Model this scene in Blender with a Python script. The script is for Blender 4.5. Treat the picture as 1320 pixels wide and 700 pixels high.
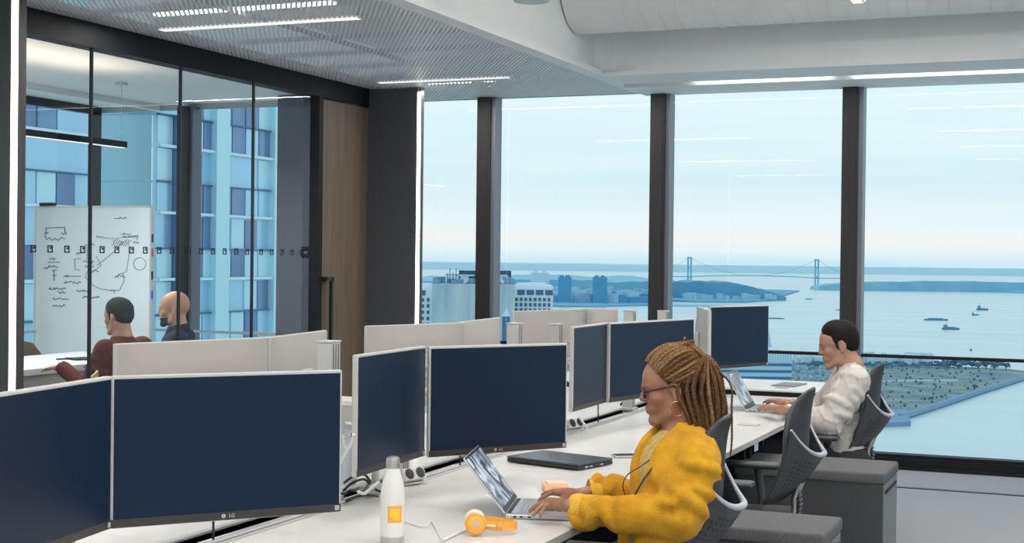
import bpy, bmesh, math, random
import numpy as np
from mathutils import Vector, Matrix, Euler
from math import sin, cos, pi, radians, atan, atan2, sqrt, tan

for o in list(bpy.data.objects): bpy.data.objects.remove(o)
SC = bpy.context.scene
COL = SC.collection
rnd = random.Random(7)

# ------------------------------------------------------------------ camera
FPX = 1832.0; YAW = radians(22.66); ROLL = radians(.65); PIT = -atan(16 / FPX); EYE = 1.54
_fw = np.array([-sin(YAW) * cos(PIT), cos(YAW) * cos(PIT), sin(PIT)])
_rt = np.array([cos(YAW), sin(YAW), 0.0]); _up = np.cross(_rt, _fw)
_r2 = _rt * cos(ROLL) + _up * sin(ROLL); _u2 = -_rt * sin(ROLL) + _up * cos(ROLL)
cam_d = bpy.data.cameras.new('camera'); cam = bpy.data.objects.new('camera', cam_d); COL.objects.link(cam)
cam_d.sensor_width = 36; cam_d.sensor_fit = 'HORIZONTAL'; cam_d.lens = 36 * FPX / 1320
cam_d.clip_start = .05; cam_d.clip_end = 90000
cam.matrix_world = Matrix(((_r2[0], _u2[0], -_fw[0], 0), (_r2[1], _u2[1], -_fw[1], 0), (_r2[2], _u2[2], -_fw[2], EYE), (0, 0, 0, 1)))
SC.camera = cam
CAMP = np.array([0, 0, EYE])
def ray(px, py): return _fw + _r2 * (px - 660) / FPX + _u2 * (350 - py) / FPX
def on(ax, val, px, py):                      # survey helper: where a sight line meets a world plane
    r = ray(px, py); t = (val - CAMP[ax]) / r[ax]; return CAMP + r * t
def PZ(px, py, z): return on(2, z, px, py)
def PD(px, py, d): return CAMP + ray(px, py) * d   # point at a given distance

# ------------------------------------------------------------------ world
SC.view_settings.view_transform = 'Standard'; SC.view_settings.look = 'None'
SC.view_settings.gamma = 1; SC.view_settings.use_curve_mapping = False
SC.view_settings.exposure = 0.0
w = bpy.data.worlds.new('sky'); SC.world = w; w.use_nodes = True
nt = w.node_tree; nt.nodes.clear()
def N(nt, t, **k):
    n = nt.nodes.new(t)
    for a, b in k.items():
        if a.startswith('i_'):
            n.inputs[int(a[2:])].default_value = b
        else: setattr(n, a, b)
    return n
tc = N(nt, 'ShaderNodeTexCoord'); sep = N(nt, 'ShaderNodeSeparateXYZ')
nt.links.new(tc.outputs['Generated'], sep.inputs[0])
ramp = N(nt, 'ShaderNodeValToRGB'); cr = ramp.color_ramp
stops = [(0.0, (.40, .58, .66)), (.500, (.52, .72, .80)), (.5025, (.66, .80, .84)), (.5060, (.86, .80, .76)), (.512, (.76, .82, .83)),
         (.528, (.62, .77, .82)), (.55, (.67, .82, .85)), (.58, (.63, .82, .86)), (.64, (.58, .81, .87)), (1.0, (.58, .74, .84))]
while len(cr.elements) < len(stops): cr.elements.new(.5)
for e, (p, c) in zip(cr.elements, stops): e.position = p; e.color = c + (1,)
ma = N(nt, 'ShaderNodeMath', operation='MULTIPLY_ADD'); ma.inputs[1].default_value = .5; ma.inputs[2].default_value = .5
nt.links.new(sep.outputs['Z'], ma.inputs[0]); nt.links.new(ma.outputs[0], ramp.inputs[0])
mp = N(nt, 'ShaderNodeMapping'); mp.inputs['Scale'].default_value = (1.6, 1.6, 34); nt.links.new(tc.outputs['Generated'], mp.inputs[0])
nz = N(nt, 'ShaderNodeTexNoise'); nz.inputs['Scale'].default_value = 2.2; nz.inputs['Detail'].default_value = 5; nt.links.new(mp.outputs[0], nz.inputs[0])
r2 = N(nt, 'ShaderNodeValToRGB'); r2.color_ramp.elements[0].position = .42; r2.color_ramp.elements[1].position = .68
nt.links.new(nz.outputs[0], r2.inputs[0])
cm = N(nt, 'ShaderNodeMath', operation='MULTIPLY'); cm.inputs[1].default_value = .34; nt.links.new(r2.outputs[0], cm.inputs[0])
mx = N(nt, 'ShaderNodeMixRGB'); mx.inputs[2].default_value = (.82, .86, .85, 1)
nt.links.new(cm.outputs[0], mx.inputs[0]); nt.links.new(ramp.outputs[0], mx.inputs[1])
bg = N(nt, 'ShaderNodeBackground'); bg.inputs[1].default_value = 1.16
nt.links.new(mx.outputs[0], bg.inputs[0])
wo = N(nt, 'ShaderNodeOutputWorld'); nt.links.new(bg.outputs[0], wo.inputs[0])

def area(name, loc, size, power, color=(1, 1, 1), rot=(0, 0, 0)):
    l = bpy.data.lights.new(name, 'AREA'); l.shape = 'RECTANGLE'; l.size = size[0]; l.size_y = size[1]; l.energy = power; l.color = color
    o = bpy.data.objects.new(name, l); o.location = loc; o.rotation_euler = rot; COL.objects.link(o); return o
# ceiling luminaires; the pendant rows are added out of view to brighten office and ceiling
WH = (1, .95, .885)
FILL_XY = [(x, y) for y in (-2.0, 0.6, 3.2, 6.0, 8.3) for x in (-1.2, 2.0)]
for (x, y) in FILL_XY:
    area('fill_down', (x, y, 3.24), (1.6, .14), 25, WH); area('fill_up', (x, y, 3.33), (1.6, .14), 30, WH, (pi, 0, 0))
for yy in (0.2, 3.4, 6.87, 10.35): area('ceiling_slot_area', (-4.45, yy, 2.885), (1.8, .08), 26, WH)
area('window_head_area', (-1.4, 10.5, 2.88), (4.4, .06), 14, WH)
area('meeting_room_area', (-7.0, 7.6, 2.6), (.5, 2.6), 9, (1, .82, .64), (pi, 0, 0))
area('meeting_room_area', (-7.0, 8.2, 2.36), (.06, 2.6), 55, (1, .95, .88))

# ------------------------------------------------------------------ materials
MATS = {}
def mat(name, col=(.5, .5, .5), rough=.5, metal=0., noise=0., nscale=20., bump=0., bscale=200., sheen=0., coat=0., spec=.5, stretch=(1, 1, 1), emit=None, estr=0, col2=None):
    m = bpy.data.materials.new(name); m.use_nodes = True; nt = m.node_tree
    b = nt.nodes['Principled BSDF']
    b.inputs['Base Color'].default_value = tuple(col) + (1,); b.inputs['Roughness'].default_value = rough; b.inputs['Metallic'].default_value = metal
    b.inputs['Specular IOR Level'].default_value = spec
    if sheen: b.inputs['Sheen Weight'].default_value = sheen; b.inputs['Sheen Roughness'].default_value = .4; b.inputs['Sheen Tint'].default_value = tuple(min(1, c * 1.3 + .1) for c in col) + (1,)
    if coat: b.inputs['Coat Weight'].default_value = coat; b.inputs['Coat Roughness'].default_value = .1
    if emit: b.inputs['Emission Color'].default_value = tuple(emit) + (1,); b.inputs['Emission Strength'].default_value = estr
    tcn = N(nt, 'ShaderNodeTexCoord'); mpn = N(nt, 'ShaderNodeMapping'); mpn.inputs['Scale'].default_value = stretch
    nt.links.new(tcn.outputs['Object'], mpn.inputs[0])
    if noise or col2:
        t = N(nt, 'ShaderNodeTexNoise'); t.inputs['Scale'].default_value = nscale; t.inputs['Detail'].default_value = 5
        nt.links.new(mpn.outputs[0], t.inputs[0])
        r = N(nt, 'ShaderNodeValToRGB'); r.color_ramp.elements[0].position = .3; r.color_ramp.elements[1].position = .7
        c2 = col2 or tuple(min(1, c * (1 + noise)) for c in col); c1 = col if col2 else tuple(c * (1 - noise) for c in col)
        r.color_ramp.elements[0].color = tuple(c1) + (1,); r.color_ramp.elements[1].color = tuple(c2) + (1,)
        nt.links.new(t.outputs[0], r.inputs[0]); nt.links.new(r.outputs[0], b.inputs['Base Color'])
    if bump:
        t = N(nt, 'ShaderNodeTexNoise'); t.inputs['Scale'].default_value = bscale; t.inputs['Detail'].default_value = 3
        nt.links.new(mpn.outputs[0], t.inputs[0])
        bp = N(nt, 'ShaderNodeBump'); bp.inputs['Strength'].default_value = bump; bp.inputs['Distance'].default_value = .004
        nt.links.new(t.outputs[0], bp.inputs['Height']); nt.links.new(bp.outputs[0], b.inputs['Normal'])
    MATS[name] = m; return m
def emis(name, col, s):
    m = bpy.data.materials.new(name); m.use_nodes = True; nt = m.node_tree; nt.nodes.clear()
    e = N(nt, 'ShaderNodeEmission'); e.inputs[0].default_value = tuple(col) + (1,); e.inputs[1].default_value = s
    o = N(nt, 'ShaderNodeOutputMaterial'); nt.links.new(e.outputs[0], o.inputs[0]); MATS[name] = m; return m
def glass(name, tint=(1, 1, 1), refl=1.0, rough=0.0):
    m = bpy.data.materials.new(name); m.use_nodes = True; nt = m.node_tree; nt.nodes.clear()
    t = N(nt, 'ShaderNodeBsdfTransparent'); t.inputs[0].default_value = tuple(tint) + (1,)
    g = N(nt, 'ShaderNodeBsdfGlossy'); g.inputs['Roughness'].default_value = rough
    f = N(nt, 'ShaderNodeFresnel'); f.inputs[0].default_value = 1.45
    mu = N(nt, 'ShaderNodeMath', operation='MULTIPLY'); mu.inputs[1].default_value = refl; nt.links.new(f.outputs[0], mu.inputs[0])
    x = N(nt, 'ShaderNodeMixShader'); nt.links.new(mu.outputs[0], x.inputs[0]); nt.links.new(t.outputs[0], x.inputs[1]); nt.links.new(g.outputs[0], x.inputs[2])
    o = N(nt, 'ShaderNodeOutputMaterial'); nt.links.new(x.outputs[0], o.inputs[0]); MATS[name] = m; return m

WHITE = mat('white_paint', (.78, .78, .77), .6, noise=.02, nscale=3)
DUCTW = mat('duct_white', (.74, .74, .72), .45, noise=.02, nscale=4, bump=.1, bscale=30)
DESKW = mat('desk_laminate', (.64, .625, .615), .38, noise=.015, nscale=6, coat=.15)
DESKE = mat('desk_edge', (.42, .41, .40), .5)
CARPET = mat('carpet', (.29, .30, .325), .95, noise=.28, nscale=260, bump=.5, bscale=500)
FINM = mat('fin_metal', (.075, .068, .066), .42, metal=.3, noise=.15, nscale=3, stretch=(8, 8, .6))
FABW = mat('fin_fabric', (.085, .088, .10), .9, noise=.35, nscale=220, bump=.3, bscale=400)
DARK = mat('dark_frame', (.010, .011, .014), .55, noise=.1, nscale=4, spec=.2)
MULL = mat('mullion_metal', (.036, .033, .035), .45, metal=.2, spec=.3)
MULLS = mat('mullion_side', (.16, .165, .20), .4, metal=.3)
BLACK = mat('black_plastic', (.012, .012, .013), .45)
CHARC = mat('charcoal_plastic', (.050, .053, .060), .42)
CHARD = mat('charcoal_dark', (.022, .023, .027), .55, noise=.2, nscale=60)
GREYL = mat('light_grey_plastic', (.42, .45, .50), .4)
ALU = mat('aluminium', (.60, .60, .60), .38, metal=.75)
ALUM = mat('aluminium_matt', (.50, .49, .48), .5, metal=.3)
MONW = mat('monitor_white', (.37, .345, .325), .42, noise=.02, nscale=4)
MONE = mat('monitor_edge', (.48, .465, .45), .4)
SCREEN = mat('screen_glass', (.0068, .0170, .040), .32, spec=.22)
BEZEL = mat('monitor_bezel', (.035, .030, .027), .45)
SILV = mat('silver', (.75, .75, .76), .3, metal=.9)
STEEL = mat('brushed_steel', (.50, .48, .45), .33, metal=.9, noise=.1, nscale=10, stretch=(1, 1, .05))
BOTW = mat('bottle_white', (.74, .72, .69), .3, coat=.3)
ORANGE = mat('orange', (.85, .33, .03), .4, noise=.03)
ORANGL = mat('orange_light', (.9, .40, .06), .35)
YELQ = mat('yellow_square', (.95, .58, .04), .5)
PEACH = mat('peach_paper', (.85, .50, .30), .6)
CABW = mat('cable_white', (.70, .69, .67), .4)
CABB = mat('cable_black', (.012, .012, .014), .4)
LAPT = mat('laptop_aluminium', (.50, .51, .53), .35, metal=.6)
KEYS = mat('laptop_keys', (.30, .33, .38), .5)
NOTEB = mat('black_laptop_lid', (.045, .055, .07), .35, noise=.1, nscale=5)
PED = mat('pedestal_metal', (.060, .062, .066), .55, noise=.2, nscale=200)
PEDS = mat('pedestal_side', (.15, .155, .165), .45)
CUSH = mat('cushion_fabric', (.105, .107, .112), .95, noise=.3, nscale=260, bump=.4, bscale=420)
GASK = mat('gasket_black', (.010, .013, .02), .4)
GLASSP = glass('partition_glass', (.94, .97, .98), .35)
GLASSW = glass('window_glass', (.93, .975, .985), .34)
GLASSX = glass('facade_glass', (.35, .55, .70), 1.5)
LED = emis('led_strip', (1, .95, .86), 7.0)
LEDW = emis('led_white', (1, .98, .95), 5.0)
LEDS = emis('led_soft', (1, .98, .95), 1.0)
LEDD = emis('led_through_mesh', (1, .98, .95), 9.0)
SKINW = mat('skin_brown', (.33, .155, .095), .48, noise=.10, nscale=14, bump=.1, bscale=300)
SKINM = mat('skin_tan', (.40, .215, .145), .5, noise=.10, nscale=14, bump=.1, bscale=300)
SKINP = mat('skin_light', (.52, .29, .20), .5, noise=.10, nscale=14)
LIPS = mat('lips', (.30, .10, .075), .45)
HAIRD = mat('hair_dark', (.012, .009, .009), .55, noise=.5, nscale=120, bump=.6, bscale=300, stretch=(1, 1, 3), spec=.12)
HAIRG = mat('hair_greying', (.060, .062, .066), .8, spec=.12, noise=.55, nscale=160, bump=.6, bscale=350)
HAIRC = mat('hair_root', (.040, .022, .013), .7, noise=.3, nscale=80)
BRAID = mat('braid_golden', (.17, .088, .036), .75, col2=(.055, .028, .014), nscale=150, spec=.15)  # dark second tone stands in for shade in the braid grooves
BRAIL = mat('braid_blond', (.33, .19, .085), .75, col2=(.12, .06, .028), nscale=150, spec=.15)  # groove shade put into the darker tone here as well
KNIT = mat('yellow_knit', (.70, .36, .010), .95, col2=(.50, .215, .006), nscale=16, bump=.9, bscale=260, sheen=.5)  # second tone is the shaded yellow of the knit, mixed in as noise
KNITC = mat('yellow_rib', (.70, .40, .035), .95, noise=.1, nscale=80, bump=.6, bscale=200, sheen=.4)
TOPY = mat('pale_yellow_top', (.60, .42, .14), .9, col2=(.42, .27, .08), nscale=60, bump=.3, bscale=300)
DENIM = mat('denim', (.035, .045, .075), .85, noise=.25, nscale=120)
SHIRTW = mat('white_shirt', (.52, .485, .455), .85, noise=.03, nscale=8, bump=.1, bscale=300)
TROU = mat('dark_trousers', (.02, .022, .03), .85)
MAROON = mat('maroon_knit', (.13, .035, .035), .95, noise=.25, nscale=90, bump=.5, bscale=300, sheen=.2)
NAVYB = mat('navy_jacket', (.018, .022, .042), .85, col2=(.035, .042, .07), nscale=60)
EYEW = mat('eye_white', (.7, .68, .65), .2)
GOLD = mat('gold', (.80, .52, .25), .25, metal=1)
WOODY = mat('pale_wood', (.50, .33, .13), .5, noise=.15, nscale=12)
WOODB = mat('walnut_brown', (.12, .07, .04), .5)
WHITEB = mat('whiteboard_surface', (.74, .80, .82), .25)
INK = mat('marker_ink', (.09, .10, .12), .6)
INKL = mat('marker_ink_faint', (.30, .34, .36), .6)
TABLEW = mat('table_white', (.76, .80, .83), .35)

def wood():
    m = mat('walnut_door', (.12, .085, .062), .5); nt = m.node_tree; b = nt.nodes['Principled BSDF']
    t = N(nt, 'ShaderNodeTexCoord'); mp = N(nt, 'ShaderNodeMapping'); mp.inputs['Scale'].default_value = (6, 6, .35)
    nt.links.new(t.outputs['Object'], mp.inputs[0]); n = N(nt, 'ShaderNodeTexNoise'); n.inputs['Scale'].default_value = 3.5; n.inputs['Detail'].default_value = 8; n.inputs['Distortion'].default_value = .6
    nt.links.new(mp.outputs[0], n.inputs[0]); r = N(nt, 'ShaderNodeValToRGB'); r.color_ramp.elements[0].position = .3; r.color_ramp.elements[1].position = .72
    r.color_ramp.elements[0].color = (.115, .080, .058, 1); r.color_ramp.elements[1].color = (.19, .138, .102, 1)
    nt.links.new(n.outputs[0], r.inputs[0]); nt.links.new(r.outputs[0], b.inputs['Base Color']); return m
WOOD = wood()
def perf():                                    # perforated metal: the holes are really open
    m = mat('perforated_metal', (.74, .74, .76), .5); nt = m.node_tree; b = nt.nodes['Principled BSDF']; out = nt.nodes['Material Output']
    t = N(nt, 'ShaderNodeTexCoord'); s = N(nt, 'ShaderNodeSeparateXYZ'); nt.links.new(t.outputs['Object'], s.inputs[0])
    cs = []
    for ax, k in (('X', pi / .016), ('Y', pi / .026)):
        a = N(nt, 'ShaderNodeMath', operation='MULTIPLY'); a.inputs[1].default_value = k; nt.links.new(s.outputs[ax], a.inputs[0])
        c = N(nt, 'ShaderNodeMath', operation='COSINE'); nt.links.new(a.outputs[0], c.inputs[0]); cs.append(c)
    p = N(nt, 'ShaderNodeMath', operation='MULTIPLY'); nt.links.new(cs[0].outputs[0], p.inputs[0]); nt.links.new(cs[1].outputs[0], p.inputs[1])
    g = N(nt, 'ShaderNodeMath', operation='GREATER_THAN'); g.inputs[1].default_value = .34; nt.links.new(p.outputs[0], g.inputs[0])
    tr = N(nt, 'ShaderNodeBsdfTransparent'); x = N(nt, 'ShaderNodeMixShader')
    nt.links.new(g.outputs[0], x.inputs[0]); nt.links.new(b.outputs[0], x.inputs[1]); nt.links.new(tr.outputs[0], x.inputs[2]); nt.links.new(x.outputs[0], out.inputs[0])
    return m
PERF = perf()
def water():
    m = mat('harbour_water', (.30, .46, .52), .28); nt = m.node_tree; b = nt.nodes['Principled BSDF']
    t = N(nt, 'ShaderNodeTexCoord'); mp = N(nt, 'ShaderNodeMapping'); mp.inputs['Scale'].default_value = (.0012, .006, 1); mp.inputs['Rotation'].default_value = (0, 0, .3)
    nt.links.new(t.outputs['Object'], mp.inputs[0]); n = N(nt, 'ShaderNodeTexNoise'); n.inputs['Scale'].default_value = 1; n.inputs['Detail'].default_value = 6
    nt.links.new(mp.outputs[0], n.inputs[0]); r = N(nt, 'ShaderNodeValToRGB'); r.color_ramp.elements[0].position = .35; r.color_ramp.elements[1].position = .68
    r.color_ramp.elements[0].color = (.44, .58, .63, 1); r.color_ramp.elements[1].color = (.58, .69, .72, 1)
    nt.links.new(n.outputs[0], r.inputs[0]); nt.links.new(r.outputs[0], b.inputs['Base Color']); return m
WATER = water()

# ------------------------------------------------------------------ object helpers
MW = {}
def reg(o, M, parent=None):
    if parent: o.parent = parent
    MW[o.name] = M; return o
def thing(name, label, cat, loc=(0, 0, 0), rz=0., group=None, kind=None):
    o = bpy.data.objects.new(name, None); o.empty_display_size = .1; COL.objects.link(o)
    o.location = tuple(float(v) for v in loc); o.rotation_euler = (0, 0, rz)
    tag(o, label, cat, group, kind); MW[o.name] = Matrix.Translation(o.location) @ Matrix.Rotation(rz, 4, 'Z'); return o
def tag(o, label=None, cat=None, group=None, kind=None):
    if label: o['label'] = label
    if cat: o['category'] = cat
    if group: o['group'] = group
    if kind: o['kind'] = kind
    return o
class B:
    def __init__(s): s.v = []; s.f = []; s.m = []; s.cur = 0
    def add(s, vs, fs):
        n = len(s.v); s.v += [tuple(float(c) for c in p) for p in vs]; s.f += [tuple(i + n for i in f) for f in fs]; s.m += [s.cur] * len(fs); return s
    def box(s, c, d, M=None):
        x, y, z = d[0] / 2, d[1] / 2, d[2] / 2
        vs = [Vector((a * x, b * y, e * z)) for a in (-1, 1) for b in (-1, 1) for e in (-1, 1)]
        if M is not None: vs = [M.to_3x3() @ v for v in vs]
        vs = [v + Vector(c) for v in vs]
        return s.add(vs, [(0, 1, 3, 2), (4, 6, 7, 5), (0, 4, 5, 1), (2, 3, 7, 6), (0, 2, 6, 4), (1, 5, 7, 3)])
    def bx(s, x0, x1, y0, y1, z0, z1): return s.box(((x0 + x1) / 2, (y0 + y1) / 2, (z0 + z1) / 2), (x1 - x0, y1 - y0, z1 - z0))
    def rbox(s, c, d, r=.005, seg=2, M=None):
        bm = bmesh.new(); bmesh.ops.create_cube(bm, size=1)
        for v in bm.verts: v.co = Vector((v.co.x * d[0], v.co.y * d[1], v.co.z * d[2]))
        bmesh.ops.bevel(bm, geom=list(bm.edges), offset=min(r, min(d) * .49), segments=seg, affect='EDGES', profile=.5)
        vs = [v.co.copy() for v in bm.verts]; fs = [[v.index for v in f.verts] for f in bm.faces]; bm.free()
        if M is not None: vs = [M.to_3x3() @ v for v in vs]
        return s.add([v + Vector(c) for v in vs], fs)
    def prism(s, poly, h, M=None, bev=0):
        n = len(poly); vs = [Vector((p[0], p[1], 0)) for p in poly] + [Vector((p[0], p[1], h)) for p in poly]
        if M is not None: vs = [M @ v for v in vs]
        return s.add(vs, [tuple(range(n))[::-1], tuple(range(n, 2 * n))] + [(i, (i + 1) % n, n + (i + 1) % n, n + i) for i in range(n)])
    def tube(s, pts, r, n=8, caps=True, closed=False):
        P = [Vector(tuple(float(c) for c in p)) for p in pts]; k = len(P); R = r if hasattr(r, '__len__') else [r] * k
        vs = []; up = None
        for i in range(k):
            if closed: d = P[(i + 1) % k] - P[i - 1]
            else: d = P[min(i + 1, k - 1)] - P[max(i - 1, 0)]
            d.normalize()
            if up is None: up = d.orthogonal().normalized()
            up = (up - d * up.dot(d)).normalized(); q = d.cross(up)
            for j in range(n):
                a = 2 * pi * j / n; vs.append(P[i] + (up * cos(a) + q * sin(a)) * R[i])
        fs = []
        for i in range(k if closed else k - 1):
            for j in range(n):
                a = i * n + j; b2 = i * n + (j + 1) % n; c = ((i + 1) % k) * n
                fs.append((a, b2, c + (j + 1) % n, c + j))
        if caps and not closed: fs += [tuple(range(n))[::-1], tuple(range((k - 1) * n, k * n))]
        return s.add(vs, fs)
    def cyl(s, a, b, r, n=16, r2=None): return s.tube([a, b], [r, r if r2 is None else r2], n)
    def lathe(s, prof, n=24, M=None):
        vs = []; k = len(prof)
        for (r, z) in prof:
            for j in range(n): a = 2 * pi * j / n; vs.append(Vector((r * cos(a), r * sin(a), z)))
        if M is not None: vs = [M @ v for v in vs]
        fs = [(i * n + j, i * n + (j + 1) % n, (i + 1) * n + (j + 1) % n, (i + 1) * n + j) for i in range(k - 1) for j in range(n)]
        fs += [tuple(range(n))[::-1], tuple(range((k - 1) * n, k * n))]
        return s.add(vs, fs)
    def ball(s, c, r, n=12, M=None):
        r = r if hasattr(r, '__len__') else (r, r, r); prof = []
        vs = [Vector((0, 0, -r[2]))]
        for i in range(1, n // 2 + 1):
            t = -pi / 2 + pi * i / (n // 2 + 1)
            for j in range(n): a = 2 * pi * j / n; vs.append(Vector((r[0] * cos(t) * cos(a), r[1] * cos(t) * sin(a), r[2] * sin(t))))
        vs.append(Vector((0, 0, r[2]))); L = len(vs) - 1; h = n // 2
        fs = [(0, 1 + (j + 1) % n, 1 + j) for j in range(n)] + [(1 + i * n + j, 1 + i * n + (j + 1) % n, 1 + (i + 1) * n + (j + 1) % n, 1 + (i + 1) * n + j) for i in range(h - 1) for j in range(n)]
        fs += [(L, 1 + (h - 1) * n + j, 1 + (h - 1) * n + (j + 1) % n) for j in range(n)]
        if M is not None: vs = [M.to_3x3() @ v for v in vs]
        return s.add([v + Vector(tuple(float(q) for q in c)) for v in vs], fs)
    def sheet(s, fn, nu, nv, th):                      # fn(u,v)->point ; thickness along the local normal
        G = [[Vector(fn(i / nu, j / nv)) for i in range(nu + 1)] for j in range(nv + 1)]
        top = []; bot = []
        for j in range(nv + 1):
            for i in range(nu + 1):
                du = G[j][min(i + 1, nu)] - G[j][max(i - 1, 0)]; dv = G[min(j + 1, nv)][i] - G[max(j - 1, 0)][i]
                n = du.cross(dv); n = n.normalized() if n.length > 1e-12 else Vector((1, 0, 0))
                top.append(G[j][i] + n * th / 2); bot.append(G[j][i] - n * th / 2)
        K = len(top); W = nu + 1; fs = []
        for j in range(nv):
            for i in range(nu):
                a = j * W + i; fs.append((a, a + 1, a + W + 1, a + W)); fs.append((K + a, K + a + W, K + a + W + 1, K + a + 1))
        for i in range(nu): fs.append((i, K + i, K + i + 1, i + 1)); a = nv * W + i; fs.append((a, a + 1, K + a + 1, K + a))
        for j in range(nv): a = j * W; fs.append((a, a + W, K + a + W, K + a)); a = j * W + nu; fs.append((a, K + a, K + a + W, a + W))
        return s.add(top + bot, fs)
    def mesh(s, name, mats, smooth=None):
        me = bpy.data.meshes.new(name); me.from_pydata(s.v, [], s.f)
        for m in (mats if isinstance(mats, (list, tuple)) else [mats]): me.materials.append(m)
        if any(s.m): me.polygons.foreach_set('material_index', s.m)
        bm = bmesh.new(); bm.from_mesh(me); bmesh.ops.recalc_face_normals(bm, faces=bm.faces); bm.to_mesh(me); bm.free()
        if smooth is not None:
            me.shade_smooth(); me.set_sharp_from_angle(angle=radians(smooth))
        return me
    def obj(s, name, mats, parent=None, world=True, smooth=None, **tg):
        me = s.mesh(name, mats, smooth); o = bpy.data.objects.new(name, me); COL.objects.link(o)
        M = Matrix.Identity(4)
        if parent:
            M = MW[parent.name]; o.parent = parent
            if world: me.transform(M.inverted())
        MW[o.name] = M
        if tg: tag(o, **tg)
        return o
def solo(b, name, mats, label, cat, loc, group=None, smooth=None, rz=0.):   # one-mesh thing, origin at loc; b given in world coordinates
    me = b.mesh(name, mats, smooth); M = Matrix.Translation(Vector(tuple(float(q) for q in loc))) @ Matrix.Rotation(rz, 4, 'Z'); me.transform(M.inverted())
    o = bpy.data.objects.new(name, me); COL.objects.link(o); o.location = M.translation; o.rotation_euler = (0, 0, rz); MW[o.name] = M
    return tag(o, label, cat, group)
def copytree(o, parent=None):
    c = o.copy(); COL.objects.link(c)
    if parent: c.parent = parent
    for ch in [x for x in ALLCH(o)]: copytree(ch, c)
    return c
def ALLCH(o): return list(o.children)
def struct(b, name, mats, parent=None, smooth=None):
    o = b.obj(name, mats, parent, smooth=smooth)
    if not parent: o['kind'] = 'structure'
    return o
def text_mesh(s, txt, size, M, mat_, name, parent, ext=.0006):
    cu = bpy.data.curves.new(name, 'FONT'); cu.body = txt; cu.size = size; cu.extrude = ext; cu.align_x = 'CENTER'; cu.align_y = 'CENTER'
    tmp = bpy.data.objects.new('tmp', cu); COL.objects.link(tmp); bpy.context.view_layer.update()
    me = bpy.data.meshes.new_from_object(tmp.evaluated_get(bpy.context.evaluated_depsgraph_get())); bpy.data.objects.remove(tmp); bpy.data.curves.remove(cu)
    me.name = name; me.materials.clear(); me.materials.append(mat_); me.transform(M)
    o = bpy.data.objects.new(name, me); COL.objects.link(o); o.parent = parent; MW[o.name] = MW[parent.name]; return o

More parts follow.
